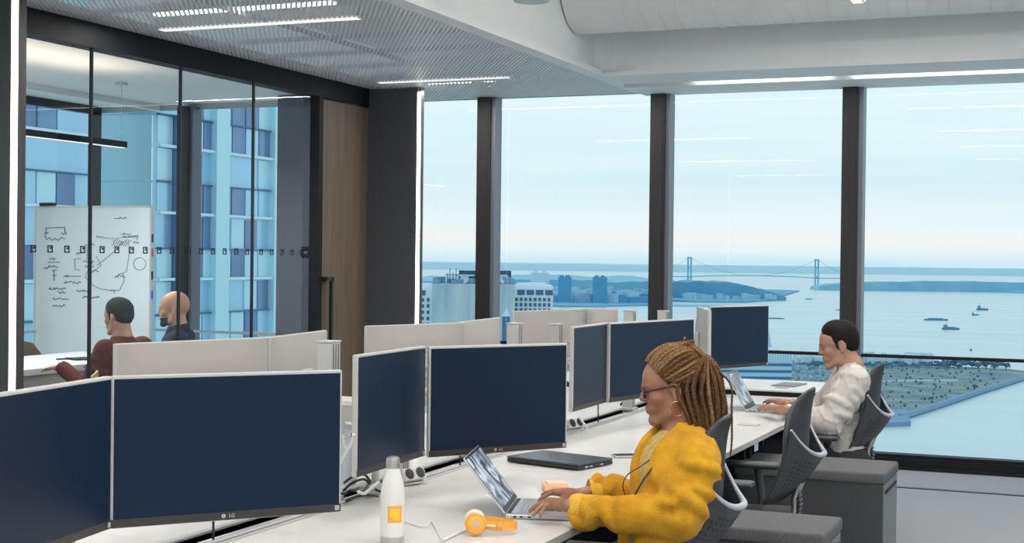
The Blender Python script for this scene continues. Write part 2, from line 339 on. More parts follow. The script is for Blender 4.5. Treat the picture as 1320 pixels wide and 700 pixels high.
# ------------------------------------------------------------------ smooth implicit modelling (bodies, clothes, soft shapes)
class SDF:
    def __init__(s, lo, hi, vox):
        s.lo = np.array(lo, float); s.vox = vox; s.n = np.ceil((np.array(hi, float) - s.lo) / vox).astype(int) + 1
        s.D = np.full(s.n, .08, np.float32)
    def _win(s, a, b, pad):
        i0 = np.clip(np.floor((np.array(a) - pad - s.lo) / s.vox).astype(int), 0, s.n - 1); i1 = np.clip(np.ceil((np.array(b) + pad - s.lo) / s.vox).astype(int) + 1, 1, s.n)
        if np.any(i1 <= i0): return None
        sl = tuple(slice(int(p), int(q)) for p, q in zip(i0, i1))
        ax = [(np.arange(i0[k], i1[k]) * s.vox + s.lo[k]).astype(np.float32) for k in range(3)]
        X, Y, Z = np.meshgrid(*ax, indexing='ij', sparse=True); return sl, X, Y, Z
    def _mix(s, sl, d, k, op):
        A = s.D[sl]
        if op == 'sub':
            d = -d
            if k > 0: h = np.clip(.5 - .5 * (A - d) / k, 0, 1); s.D[sl] = A * (1 - h) + d * h + k * h * (1 - h)
            else: s.D[sl] = np.maximum(A, d)
        else:
            if k > 0: h = np.clip(.5 + .5 * (A - d) / k, 0, 1); s.D[sl] = A * (1 - h) + d * h - k * h * (1 - h)
            else: s.D[sl] = np.minimum(A, d)
    def cone(s, a, b, ra, rb, k=.01, op='add'):
        a = np.array(a, float); b = np.array(b, float); R = max(ra, rb)
        w_ = s._win(np.minimum(a, b) - R, np.maximum(a, b) + R, k + 3 * s.vox)
        if w_ is None: return s
        sl, X, Y, Z = w_; ba = b - a; L = float(ba @ ba) + 1e-12
        h = np.clip(((X - a[0]) * ba[0] + (Y - a[1]) * ba[1] + (Z - a[2]) * ba[2]) / L, 0, 1)
        d = np.sqrt((X - a[0] - h * ba[0]) ** 2 + (Y - a[1] - h * ba[1]) ** 2 + (Z - a[2] - h * ba[2]) ** 2) - (ra + (rb - ra) * h)
        s._mix(sl, d, k, op); return s
    def ell(s, c, r, k=.01, R=None, op='add'):
        c = np.array(c, float); r = np.array(r, float); m = r.max()
        w_ = s._win(c - m, c + m, k + 3 * s.vox)
        if w_ is None: return s
        sl, X, Y, Z = w_; X = X - c[0]; Y = Y - c[1]; Z = Z - c[2]
        if R is not None:
            R = np.array(R, float); X, Y, Z = (X * R[0, 0] + Y * R[1, 0] + Z * R[2, 0]), (X * R[0, 1] + Y * R[1, 1] + Z * R[2, 1]), (X * R[0, 2] + Y * R[1, 2] + Z * R[2, 2])
        k0 = np.sqrt((X / r[0]) ** 2 + (Y / r[1]) ** 2 + (Z / r[2]) ** 2); k1 = np.sqrt((X / r[0] ** 2) ** 2 + (Y / r[1] ** 2) ** 2 + (Z / r[2] ** 2) ** 2) + 1e-6
        s._mix(sl, k0 * (k0 - 1) / k1, k, op); return s
    def box(s, c, h, k=.005, R=None, op='add', rr=.004):
        c = np.array(c, float); h = np.array(h, float) - rr; m = np.sqrt((h ** 2).sum()) + rr
        w_ = s._win(c - m, c + m, k + 3 * s.vox)
        if w_ is None: return s
        sl, X, Y, Z = w_; X = X - c[0]; Y = Y - c[1]; Z = Z - c[2]
        if R is not None:
            R = np.array(R, float); X, Y, Z = (X * R[0, 0] + Y * R[1, 0] + Z * R[2, 0]), (X * R[0, 1] + Y * R[1, 1] + Z * R[2, 1]), (X * R[0, 2] + Y * R[1, 2] + Z * R[2, 2])
        qx, qy, qz = np.abs(X) - h[0], np.abs(Y) - h[1], np.abs(Z) - h[2]
        d = np.sqrt(np.maximum(qx, 0) ** 2 + np.maximum(qy, 0) ** 2 + np.maximum(qz, 0) ** 2) + np.minimum(np.maximum(qx, np.maximum(qy, qz)), 0) - rr
        s._mix(sl, d, k, op); return s
    def warp(s, fn):                                # add a displacement field fn(X,Y,Z)
        ax = [(np.arange(s.n[k]) * s.vox + s.lo[k]).astype(np.float32) for k in range(3)]
        X, Y, Z = np.meshgrid(*ax, indexing='ij', sparse=True); s.D += fn(X, Y, Z).astype(np.float32); return s
    def extract(s):
        D = s.D; D[0] = D[-1] = .05; D[:, 0] = D[:, -1] = .05; D[:, :, 0] = D[:, :, -1] = .05
        I = (D < 0); c = np.zeros(np.array(D.shape) - 1, np.int8)
        offs = [(a, b, e) for a in (0, 1) for b in (0, 1) for e in (0, 1)]
        sh = c.shape
        for a, b, e in offs: c += I[a:a + sh[0], b:b + sh[1], e:e + sh[2]]
        idx = np.argwhere((c > 0) & (c < 8)); vid = np.full(sh, -1, np.int32); vid[tuple(idx.T)] = np.arange(len(idx))
        val = np.stack([D[idx[:, 0] + a, idx[:, 1] + b, idx[:, 2] + e] for a, b, e in offs], 1)
        acc = np.zeros((len(idx), 3)); cnt = np.zeros(len(idx)); O = np.array(offs, float)
        for i in range(8):
            for j in range(i + 1, 8):
                if np.abs(O[i] - O[j]).sum() != 1: continue
                a, b = val[:, i], val[:, j]; mk = (a < 0) != (b < 0); t = np.where(mk, a / np.where(mk, a - b, 1), 0)
                acc += np.where(mk[:, None], O[i] + (O[j] - O[i]) * t[:, None], 0); cnt += mk
        V = (idx + acc / cnt[:, None]) * s.vox + s.lo
        F = []
        for ax in range(3):
            A = np.moveaxis(I, ax, 0); ch = np.argwhere(A[1:] != A[:-1])
            u, v_ = [k for k in range(3) if k != ax]
            P = np.zeros_like(ch); P[:, ax] = ch[:, 0]; P[:, u] = ch[:, 1]; P[:, v_] = ch[:, 2]
            ok = (P[:, u] > 0) & (P[:, v_] > 0) & (P[:, u] < s.n[u] - 1) & (P[:, v_] < s.n[v_] - 1); P = P[ok]
            ins = I[tuple(P.T)]
            q = []
            for (du, dv) in ((1, 1), (0, 1), (0, 0), (1, 0)):
                Q = P.copy(); Q[:, u] -= du; Q[:, v_] -= dv; q.append(vid[tuple(Q.T)])
            q = np.stack(q, 1); flip = ins if ax != 1 else ~ins
            q[~flip] = q[~flip][:, ::-1]; F.append(q)
        F = np.concatenate(F); F = F[(F >= 0).all(1)]
        return V, F
    def obj(s, name, mats, parent=None, matfn=None, relax=1):
        V, F = s.extract()
        for _ in range(relax):
            acc = np.zeros_like(V); cn = np.zeros(len(V))
            for a, b in ((0, 1), (1, 2), (2, 3), (3, 0)):
                np.add.at(acc, F[:, a], V[F[:, b]]); np.add.at(cn, F[:, a], 1)
                np.add.at(acc, F[:, b], V[F[:, a]]); np.add.at(cn, F[:, b], 1)
            V = V * .5 + acc / np.maximum(cn, 1)[:, None] * .5
        me = bpy.data.meshes.new(name)
        me.vertices.add(len(V)); me.vertices.foreach_set('co', V.ravel().astype(np.float32))
        me.loops.add(F.size); me.loops.foreach_set('vertex_index', F.ravel().astype(np.int32))
        me.polygons.add(len(F)); me.polygons.foreach_set('loop_start', np.arange(0, F.size, 4, dtype=np.int32)); me.polygons.foreach_set('loop_total', np.full(len(F), 4, np.int32))
        for m in (mats if isinstance(mats, (list, tuple)) else [mats]): me.materials.append(m)
        me.update(calc_edges=True); me.validate()
        if matfn is not None:
            C_ = V[F].mean(1); me.polygons.foreach_set('material_index', matfn(C_).astype(np.int32))
        me.shade_smooth()
        o = bpy.data.objects.new(name, me); COL.objects.link(o); M = Matrix.Identity(4)
        if parent: M = MW[parent.name]; o.parent = parent; me.transform(M.inverted())
        MW[o.name] = M; return o
# ================================================================== STRUCTURE
b = B(); b.bx(-9.1, 8, -5, 11.2, -.12, 0); struct(b, 'floor', CARPET)
b = B(); b.bx(-3.2, 8, 10.02, 10.06, 0.0, .006); struct(b, 'trim_1', GASK)                     # dark joint in the carpet before the window
b = B(); b.bx(-3.2, 8, 10.90, 11.0, 0, .02); b.bx(-8.95, 8, 10.96, 11.12, 0, .075); struct(b, 'baseboard_window', DARK)
b = B(); b.bx(-3.47, 8, -5, 10.0, 3.9, 4.0); struct(b, 'ceiling', WHITE)
b = B(); b.bx(-3.50, -3.47, -5, 9.96, 2.935, 3.9)
for i in range(9):                                                                               # rounded inner corner of the bulkhead
    a0 = pi / 2 * i / 9; a1 = pi / 2 * (i + 1) / 9; r = .28
    p = [(-3.47 + r - r * cos(a), 9.95 - r + r * sin(a)) for a in (a0, a1)]
    b.add([(p[0][0], p[0][1], 2.94), (p[1][0], p[1][1], 2.94), (p[1][0], p[1][1], 3.9), (p[0][0], p[0][1], 3.9)], [(0, 1, 2, 3)])
b.add([(-3.47, 9.67, 2.94), (-3.47, 9.95, 2.94), (-3.19, 9.95, 2.94)] , [(0, 1, 2)])
struct(b, 'trim_2', WHITE, smooth=30)
b = B(); b.bx(-3.552, -3.435, -5, 9.955, 2.9, 2.94); b.bx(-3.552, -3.47, 9.955, 11.1, 2.9, 2.94); struct(b, 'trim_30', WHITE)
b = B(); b.bx(-3.47, 8, 9.95, 9.99, 2.9, 3.9); b.bx(-3.47, 8, 9.99, 10.47, 2.9, 2.94); b.bx(-3.47, 8, 10.53, 11.1, 2.88, 2.94); b.bx(-3.47, 8, 10.47, 10.53, 2.95, 2.97)
struct(b, 'trim_3', WHITE)
# plenum behind the perforated ceiling
b = B(); b.bx(-5.6, -3.5, -5, 11.12, 3.28, 3.3); b.bx(-9.1, 8, 11.1, 11.12, 2.9, 4.0); struct(b, 'wall_plenum', mat('plenum_grey', (.50, .50, .51), .8))
# perforated ceiling panels, one object each
cg = thing('ceiling_grid', 'perforated light grey metal panel ceiling running beside the glass partition', 'ceiling', (-4.5, 5, 2.9))
me = None; YP = [0.35 + .62 * i for i in range(18)]
for i, y in enumerate(YP):
    for (x0, x1) in ((-5.515, -4.535), (-4.53, -3.555)):
        y1 = min(y + .616, 11.08)
        c = ((x0 + x1) / 2, (y + y1) / 2, 2.903)
        if me is None or y1 - y < .61:
            bb = B(); hx, hy = (x1 - x0) / 2, (y1 - y) / 2
            bb.add([(-hx, -hy, 0), (hx, -hy, 0), (hx, hy, 0), (-hx, hy, 0)], [(0, 1, 2, 3)])
            bb.cur = 1
            for (a, e) in (((-hx, -hy), (hx, -hy)), ((hx, -hy), (hx, hy)), ((hx, hy), (-hx, hy)), ((-hx, hy), (-hx, -hy))):
                bb.add([(a[0], a[1], 0), (e[0], e[1], 0), (e[0], e[1], .03), (a[0], a[1], .03)], [(0, 1, 2, 3)])
            m_ = bb.mesh('ceiling_panel', [PERF, ALUM])
            if me is None: me = m_
        else: m_ = me
        o = bpy.data.objects.new('ceiling_panel', m_); COL.objects.link(o); o.parent = cg; o.location = Vector(c) - Vector((-4.5, 5, 2.9)); MW[o.name] = Matrix.Translation(c)
# lamps above and in the perforated ceiling
def slot_light(label, x0, x1, y, m, z=2.93, wdt=.05, name='linear_ceiling_light', grp=None):
    t = thing(name, label, 'ceiling light', ((x0 + x1) / 2, y, z), group=grp)
    b = B(); b.bx(x0, x1, y - wdt / 2, y + wdt / 2, z, z + .012); b.obj('lens', m, t)
    b = B(); b.bx(x0 - .01, x1 + .01, y - wdt / 2 - .015, y + wdt / 2 + .015, z + .0125, z + .07); b.obj('housing', ALUM, t)
    return t
slot_light('bright linear light behind the perforated ceiling nearest the viewer', -5.11, -3.93, 6.83, LEDD)
slot_light('short bright linear light above the perforated ceiling beside the wooden door', -5.05, -4.48, 10.33, LEDD)
slot_light('long bright linear light above the perforated ceiling near the white bulkhead', -4.28, -3.55, 10.38, LEDD)
slot_light('soft glowing light band in the perforated ceiling before the first dotted light', -5.30, -3.95, 7.14, LEDS, z=2.90, wdt=.07)
slot_light('soft glowing light band in the perforated ceiling by the far column', -5.25, -4.15, 9.84, LEDS, z=2.90, wdt=.055)
for (x0, x1) in ((-2.9, -1.87), (-1.72, .9)):
    slot_light('slim bright slot light in the window head %s' % ('between the middle mullions' if x0 < -2 else 'over the right-hand window'), x0, x1, 10.50, LEDW, z=2.915, wdt=.03)
# window wall
MX = [-4.82 + 1.524 * i for i in range(-3, 9)]
MXX = [-8.95] + [x for x in MX if x > -8.9]
for i, x in enumerate(MXX[1:]):
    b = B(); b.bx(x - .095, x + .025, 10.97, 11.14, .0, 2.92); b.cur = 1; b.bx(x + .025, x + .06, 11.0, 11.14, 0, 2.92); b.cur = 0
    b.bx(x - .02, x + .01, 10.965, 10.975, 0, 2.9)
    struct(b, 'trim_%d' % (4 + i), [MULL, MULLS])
xs = MXX + [8]
for i in range(len(xs) - 1):
    x0 = xs[i] + (.065 if i else 0); x1 = xs[i + 1] - .1
    t = thing('window_%d' % (i + 1), 'tall window pane', 'window', ((x0 + x1) / 2, 11.06, 0), kind='structure')
    del t['label'], t['category']
    b = B(); b.add([(x0, 11.06, .07), (x1, 11.06, .07), (x1, 11.06, 2.92), (x0, 11.06, 2.92)], [(0, 1, 2, 3)]); b.obj('pane', GLASSW, t)
    b = B(); b.cyl((x0, 11.02, .838), (x1, 11.02, .838), .011, 8) if 0 else b.bx(x0, x1, 11.0, 11.04, .826, .85); b.obj('rail', DARK if x0 > -5.5 else ALU, t)
    b = B(); b.bx(x0, x1, 11.0, 11.12, .065, .10); b.obj('sill_bead', DARK, t)
# meeting room shell
b = B(); b.bx(-9.1, -5.6, 2.0, 11.1, 2.955, 3.0); b.bx(-8.3, -8.24, 2.0, 11.1, 2.90, 2.955); struct(b, 'ceiling_meeting_room', WHITE)
b = B(); b.bx(-8.99, -8.93, 2, 11.1, 2.88, 2.955); b.bx(-8.99, -8.93, 2, 11.1, 0, .12); b.bx(-8.99, -8.93, 10.98, 11.1, 0, 2.9)
for y in (2.0, 3.6, 5.2, 6.8, 8.4, 10.0): b.bx(-8.99, -8.93, y - .05, y + .05, .1, 2.9)
struct(b, 'wall_left', MULL)
t = thing('window_12', 'x', 'x', (-8.96, 6, 0), kind='structure'); del t['label'], t['category']
b = B(); b.add([(-8.96, 2, .1), (-8.96, 11.0, .1), (-8.96, 11.0, 2.9), (-8.96, 2, 2.9)], [(0, 1, 2, 3)]); b.obj('pane', GLASSW, t)
b = B(); b.bx(-8.92, -8.90, 2, 10.95, .826, .85); b.obj('rail', ALU, t)
b = B(); b.bx(-6.72, -6.46, 10.72, 10.98, 0, 2.95); struct(b, 'wall_pier', mat('pier_paint', (.11, .12, .15), .6))
# partition: header, glass panes, door, fins
b = B(); b.bx(-5.62, -5.50, 0.3, 10.48, 2.755, 2.9); b.bx(-5.58, -5.50, 9.36, 9.42, 0, 2.76); b.bx(-5.58, -5.50, 10.33, 10.42, 0, 2.76); b.bx(-5.60, -5.515, 0.3, 9.36, 0, .06)
struct(b, 'trim_20', DARK)
gp = thing('glass_partition', 'full-height glass partition in front of the meeting room, with a row of small dark squares', 'glass wall', (-5.54, 8, 0))
SE = [4.9, 5.75, 6.79, 7.665, 8.52, 9.36]
for a, c in zip(SE[:-1], SE[1:]):
    b = B(); b.add([(-5.54, a + .006, .06), (-5.54, c - .006, .06), (-5.54, c - .006, 2.755), (-5.54, a + .006, 2.755)], [(0, 1, 2, 3)]); b.obj('pane', GLASSP, gp)
for y in SE[1:-1]:
    b = B(); b.bx(-5.55, -5.53, y - .006, y + .006, .06, 2.755); b.obj('gasket', GASK, gp)
for px in (43.4, 65, 86.6, 107, 132, 151, 170, 187.7, 205.7, 222.3, 243.6, 259.4, 275, 290, 305, 319, 337, 350.6, 364, 377, 389.4):
    p = on(0, -5.53, px, 320.6 + .0141 * (px - 43)); y, z = p[1], p[2]; hw, hh, th = .021, .021, .007
    b = B()
    b.bx(-5.534, -5.530, y - hw, y - hw + th, z - hh, z + hh); b.bx(-5.534, -5.530, y + hw - th, y + hw, z - hh, z + hh)
    b.bx(-5.534, -5.530, y - hw, y + hw, z - hh, z - hh + th); b.bx(-5.534, -5.530, y - hw, y + hw, z + hh - th, z + hh); b.bx(-5.534, -5.530, y - .002, y + .012, z, z + .012)
    b.obj('square_marker', GASK, gp)
p0 = on(0, -5.50, 393, 318); p1 = on(0, -5.50, 407, 333)
t = thing('room_sign', 'small dark rectangular room sign on the glass beside the wooden door', 'sign', (-5.51, (p0[1] + p1[1]) / 2, p1[2]))
b = B(); b.bx(-5.528, -5.515, p0[1], p1[1], p1[2], p0[2]); b.obj('plate', DARK, t)
b = B(); ym = (p0[1] + p1[1]) / 2
for k, (l, zz) in enumerate(((.055, .045), (.04, .036))): b.bx(-5.515, -5.5135, p0[1] + .012, p0[1] + .012 + l, p1[2] + zz, p1[2] + zz + .004)
b.obj('lettering', GREYL, t)
d = thing('door_1', 'x', 'x', (-5.54, 9.88, 0), kind='structure'); del d['label'], d['category']
b = B(); b.rbox((-5.53, 9.88, 1.375), (.05, .90, 2.73), .003); b.obj('door_leaf', WOOD, d)
hp = on(0, -5.46, 427, 357); b = B(); b.bx(-5.47, -5.445, hp[1] - .012, hp[1] + .012, .75, hp[2]); b.bx(-5.51, -5.445, hp[1] - .075, hp[1] + .012, hp[2] - .03, hp[2]); b.bx(-5.51, -5.445, hp[1] - .012, hp[1] + .012, .75, .78)
b.obj('door_handle', BLACK, d)
def fin(y, label):
    t = thing('lit_fin', label, 'column', (-5.3, y + .04, 0), group=None)
    b = B(); b.bx(-5.60, -5.062, y, y + .085, 0, 2.895); b.obj('fin_panel', FABW if y > 9 else FINM, t)
    b = B(); b.bx(-5.062, -5.05, y + .028, y + .09, 0, 2.895); b.obj('edge_trim', FINM, t)
    b = B(); b.bx(-5.062, -5.046, y - .004, y + .026, .0, 2.86); b.obj('led_strip', LED, t)
fin(10.14, 'dark fabric column with a vertical light strip between the wooden door and the window')
fin(5.60, 'dark column with a bright vertical light strip at the left edge of the photo')
fin(1.9, 'dark column with a vertical light strip along the glass partition, outside the view')

# duct, detector, pendant tip
t = thing('air_duct', 'large white round air duct under the ceiling along the window', 'duct', (-1, 9.45, 3.45))
R = .36; CY, CZ = 9.42, 3.49
b = B(); b.cyl((-3.46, CY, CZ), (7.5, CY, CZ), R, 48); b.obj('duct_body', DUCTW, t, smooth=40)
x = -3.02
while x < 1.2:
    b = B(); b.tube([(x + .02 * sin(a), CY + (R + .004) * cos(a), CZ + (R + .004) * sin(a)) for a in [2 * pi * k / 48 for k in range(48)]], .004, 5, closed=True)
    b.obj('duct_seam', DUCTW, t, smooth=60); x += .124
t = thing('ceiling_detector', 'white round detector hanging near the top edge left of the air duct', 'detector', (-3.05, 7.6, 3.0))
c = PZ(685, 2, 3.0)
b = B(); b.lathe([(.100, 0), (.106, .012), (.106, .03), (.09, .045), (.03, .05)], 32, Matrix.Translation(c)); b.obj('detector_head', mat('detector_white', (.6, .6, .6), .5), t, smooth=40)
b = B(); b.cyl((c[0], c[1], 3.04), (c[0], c[1], 3.9), .012, 10); b.obj('rod', WHITE, t)
def pendant(label, c, group=None, L=1.7, along='x', z=3.25):
    t = thing('pendant_light', label, 'ceiling light', (c[0], c[1], z), 0, group); h = L / 2
    dx, dy = (h, .07) if along == 'x' else (.04, h)
    b = B(); b.bx(c[0] - dx, c[0] + dx, c[1] - dy, c[1] + dy, z, z + .07); b.obj('lamp_body', MONE, t)
    b = B(); b.bx(c[0] - dx + .01, c[0] + dx - .01, c[1] - dy + .01, c[1] + dy - .01, z - .004, z - .0001); b.obj('lens', LEDS, t)
    for q in (-.9, .9): b = B(); b.cyl((c[0] + (q * dx if along == 'x' else 0), c[1] + (0 if along == 'x' else q * dy), z + .07), (c[0] + (q * dx if along == 'x' else 0), c[1] + (0 if along == 'x' else q * dy), 3.9), .003, 6); b.obj('wire', ALU, t)
for (x, y) in FILL_XY: pendant('added white linear fill light over the office, out of view', (x, y), 'added fill lights over the office')  # bodies built around the added fill lights
c = PZ(1107, 4, 3.06); pendant('thin white linear pendant light whose tip shows under the duct at the top edge', (c[0], c[1] - .6), None, 1.2, 'y', 3.06)

# ================================================================== OUTSIDE (real scale, 185 m above the harbour)
GZ = -185.0
b = B(); b.add([(-60000, 300, GZ), (60000, 300, GZ), (60000, 78000, GZ), (-60000, 78000, GZ)], [(0, 1, 2, 3)])
b.obj('harbour_water', WATER, None, kind='structure')
LANDN = mat('park_land', (.09, .18, .27), .9, col2=(.30, .36, .30), nscale=.02)  # blue haze of distance is mixed into the land colours from here on
LANDM = mat('far_land_haze_tint', (.10, .33, .52), .9, col2=(.20, .46, .64), nscale=.006)
LANDF = mat('shore_haze_tint', (.20, .47, .64), .9, col2=(.32, .58, .72), nscale=.004)
LANDH = mat('haze_tinted_hills', (.60, .82, .90), .95)  # paled so the hill colour itself holds the haze
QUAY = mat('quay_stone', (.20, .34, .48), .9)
BLDB = mat('building_haze_tint', (.24, .50, .68), .8, col2=(.48, .66, .76), nscale=.02)  # haze blue put into the far building colours
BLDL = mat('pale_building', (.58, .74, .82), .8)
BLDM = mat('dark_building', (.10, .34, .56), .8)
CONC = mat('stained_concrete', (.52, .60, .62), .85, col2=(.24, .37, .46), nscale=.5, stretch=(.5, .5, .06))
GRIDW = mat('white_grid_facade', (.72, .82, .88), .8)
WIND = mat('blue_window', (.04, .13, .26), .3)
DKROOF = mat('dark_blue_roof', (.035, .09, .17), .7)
def land(name, label, px, h, m, cat='shore', kindm=None):
    P = [PZ(x, y, GZ) for x, y in px]; b = B(); c = np.mean(P, 0)
    n = len(P); b.add([tuple(p[:2]) + (GZ - .5,) for p in P] + [tuple(p[:2]) + (GZ + h,) for p in P], [tuple(range(n, 2 * n))] + [(i, (i + 1) % n, n + (i + 1) % n, n + i) for i in range(n)])
    return solo(b, name, m, label, cat, (c[0], c[1], GZ)), P
# distant hills as ridges with uneven crest
def ridge(name, label, x0, x1, d, top, m, amp=8, base=None, seed=1, step=6, thick=400):
    r = random.Random(seed); b = B(); pts = []; x = x0; h = 0
    while x <= x1:
        h = h * .8 + r.uniform(-amp, amp) * .35; p = PD(x, 340, d); s = math.sin(pi * (x - x0) / max(1, x1 - x0)) ** .25 if base else 1
        yb = top(x) + h * .12; q = PD(x, yb, d); pts.append((p[0], p[1], max(GZ + 2, GZ + (q[2] - GZ) * s))); x += step
    n = len(pts); dv = Vector((-sin(YAW), cos(YAW), 0)) * thick
    vs = [(p[0], p[1], GZ - 1) for p in pts] + pts + [(p[0] + dv.x, p[1] + dv.y, p[2]) for p in pts]
    fs = []
    for i in range(n - 1): fs += [(i, i + 1, n + i + 1, n + i), (n + i, n + i + 1, 2 * n + i + 1, 2 * n + i)]
    b.add(vs, fs); c = pts[n // 2]
    return solo(b, name, m, label, 'hills' if d > 15000 else 'shore', (c[0], c[1], GZ))
ridge('haze_tinted_hills', 'faint pale blue hills on the horizon across the whole bay', 480, 1500, 24000, lambda x: 341.5 + .0105 * (x - 870) * 1.1, LANDH, amp=5, seed=3, thick=3000)
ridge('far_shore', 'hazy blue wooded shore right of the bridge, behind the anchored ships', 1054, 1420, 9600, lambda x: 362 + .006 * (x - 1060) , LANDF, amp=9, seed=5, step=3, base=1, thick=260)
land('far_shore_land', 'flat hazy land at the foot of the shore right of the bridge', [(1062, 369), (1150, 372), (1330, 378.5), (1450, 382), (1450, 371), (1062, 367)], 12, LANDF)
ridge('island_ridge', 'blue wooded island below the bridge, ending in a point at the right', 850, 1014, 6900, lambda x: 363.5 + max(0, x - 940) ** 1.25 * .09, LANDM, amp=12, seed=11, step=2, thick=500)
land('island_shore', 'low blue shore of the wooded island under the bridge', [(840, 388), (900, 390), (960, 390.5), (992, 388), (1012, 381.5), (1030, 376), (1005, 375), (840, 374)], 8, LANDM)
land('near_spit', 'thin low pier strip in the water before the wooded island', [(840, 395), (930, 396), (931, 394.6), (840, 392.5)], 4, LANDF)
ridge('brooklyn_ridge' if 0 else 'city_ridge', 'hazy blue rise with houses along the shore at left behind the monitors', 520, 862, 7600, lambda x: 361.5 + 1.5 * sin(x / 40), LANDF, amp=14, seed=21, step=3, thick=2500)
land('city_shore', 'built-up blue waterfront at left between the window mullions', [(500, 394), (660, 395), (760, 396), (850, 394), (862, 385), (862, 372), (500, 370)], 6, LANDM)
# houses along the city shore and island: too many to count
def houses(name, label, poly, n, m, hs, ws, seed):
    r = random.Random(seed); b = B(); x0, y0, x1, y1 = poly
    for i in range(n):
        px = r.uniform(x0, x1); py = r.uniform(y0, y1); p = PZ(px, py, GZ); z = np.linalg.norm(p) / 6000
        wv = r.uniform(*ws) * z; h = r.uniform(*hs) * z; b.box((p[0], p[1], GZ + 6 + h / 2), (wv, wv * .7, h), Matrix.Rotation(r.uniform(0, 1), 4, 'Z'))
    c = PZ((x0 + x1) / 2, y1, GZ); return tag(solo(b, name, m, label, 'buildings', (c[0], c[1], GZ)), kind='stuff')
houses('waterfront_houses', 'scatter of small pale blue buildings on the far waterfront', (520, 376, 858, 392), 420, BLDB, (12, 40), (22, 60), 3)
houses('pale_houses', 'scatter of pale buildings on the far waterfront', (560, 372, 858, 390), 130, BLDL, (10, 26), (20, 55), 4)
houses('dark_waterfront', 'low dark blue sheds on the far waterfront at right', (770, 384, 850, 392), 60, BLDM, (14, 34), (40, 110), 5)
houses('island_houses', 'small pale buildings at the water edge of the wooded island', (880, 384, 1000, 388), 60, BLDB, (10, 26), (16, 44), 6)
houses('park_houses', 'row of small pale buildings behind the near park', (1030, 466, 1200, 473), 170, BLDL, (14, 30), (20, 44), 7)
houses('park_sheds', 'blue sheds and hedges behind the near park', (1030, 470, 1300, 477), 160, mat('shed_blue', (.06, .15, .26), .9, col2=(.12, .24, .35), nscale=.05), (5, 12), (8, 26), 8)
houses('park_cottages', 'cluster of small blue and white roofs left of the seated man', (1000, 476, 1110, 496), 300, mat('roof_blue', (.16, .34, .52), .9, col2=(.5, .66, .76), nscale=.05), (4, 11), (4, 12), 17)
def slabb(name, label, px0, px1, ytop, d, m, parts=None, depth=30):
    a = PD(px0, 350, d); c = PD(px1, 350, d); zt = PD((px0 + px1) / 2, ytop, d)[2]
    t = thing(name, label, 'building', ((a[0] + c[0]) / 2, (a[1] + c[1]) / 2, GZ))
    L = math.hypot(c[0] - a[0], c[1] - a[1]); M = Matrix.Translation(((a[0] + c[0]) / 2, (a[1] + c[1]) / 2, 0)) @ Matrix.Rotation(atan2(c[1] - a[1], c[0] - a[0]), 4, 'Z')
    b = B(); vs = [(sx * L / 2, y, z) for sx in (-1, 1) for y in (0, depth) for z in (GZ, zt)]; b.add([M @ Vector(v) for v in vs], [(0, 1, 3, 2), (4, 6, 7, 5), (0, 4, 5, 1), (2, 3, 7, 6), (0, 2, 6, 4), (1, 5, 7, 3)])
    b.obj('walls', m, t); return t, M, L, zt
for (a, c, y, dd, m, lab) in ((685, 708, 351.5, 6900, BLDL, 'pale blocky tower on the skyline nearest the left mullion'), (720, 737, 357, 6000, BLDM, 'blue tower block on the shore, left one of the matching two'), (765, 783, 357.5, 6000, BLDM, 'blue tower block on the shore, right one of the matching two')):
    t, M, L, zt = slabb('tower_block', lab, a, c, y, dd, m, depth=60)
    b = B(); s = dd / 1832
    for k in (-.25, .2): b.box(tuple(M @ Vector((k * L, 20, zt + 1.2 * s))), (4 * s, 14, 2.4 * s))
    b.obj('roof_house', m, t)
t = thing('bell_tower', 'thin dark spire on the low waterfront before the right mullion', 'tower', PZ(781, 391, GZ))
p = PD(781.5, 380, 5900); b = B(); b.box((p[0], p[1], GZ + 30), (8, 8, 60)); b.box((p[0], p[1], GZ + 66), (3, 3, 20)); b.obj('shaft', BLDM, t)
# suspension bridge
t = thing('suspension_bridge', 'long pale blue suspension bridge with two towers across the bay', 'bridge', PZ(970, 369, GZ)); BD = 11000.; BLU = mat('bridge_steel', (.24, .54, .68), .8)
def bp(px, py, dd=0): return PD(px, py, BD + dd)
for (px, yb, yt) in ((889, 366, 331), (1053, 373, 334)):
    b = B()
    for s_ in (-1, 1): q = bp(px + s_ * 2.0, yt); q0 = bp(px + s_ * 2.2, 372); b.box((q[0], q[1], (q[2] + GZ) / 2), (9, 20, q[2] - GZ))
    for yy in (yt + 1.2, 345, 357): q = bp(px, yy); b.box(tuple(q), (32, 20, 9))
    b.obj('tower', BLU, t)
deck = [bp(x, 357.2 + 0.35 + .012 * (x - 970) - 2.2 * (1 - ((x - 971) / 82) ** 2) if 889 < x < 1053 else 357.2 + .5 + .012 * (x - 970)) for x in range(855, 1110, 6)]
b = B(); b.tube(deck, 5.5, 4); b.obj('deck', BLU, t)
for s_ in (0, 1):
    cab = [bp(x, (331.5 + .018 * (x - 889)) + 22.5 * (1 - ((x - 971) / 82) ** 2)) for x in range(889, 1054, 6)]
    b = B(); b.tube(cab, 1.7, 4); b.obj('main_cable', BLU, t) if s_ == 0 else None
for (xa, ya, xb, yb) in ((889, 331.5, 855, 350), (1053, 334.5, 1096, 358)):
    b = B(); b.tube([bp(xa, ya), bp((xa + xb) / 2, (ya + yb) / 2 + 1.5), bp(xb, yb)], 1.7, 4); b.obj('side_cable', BLU, t)
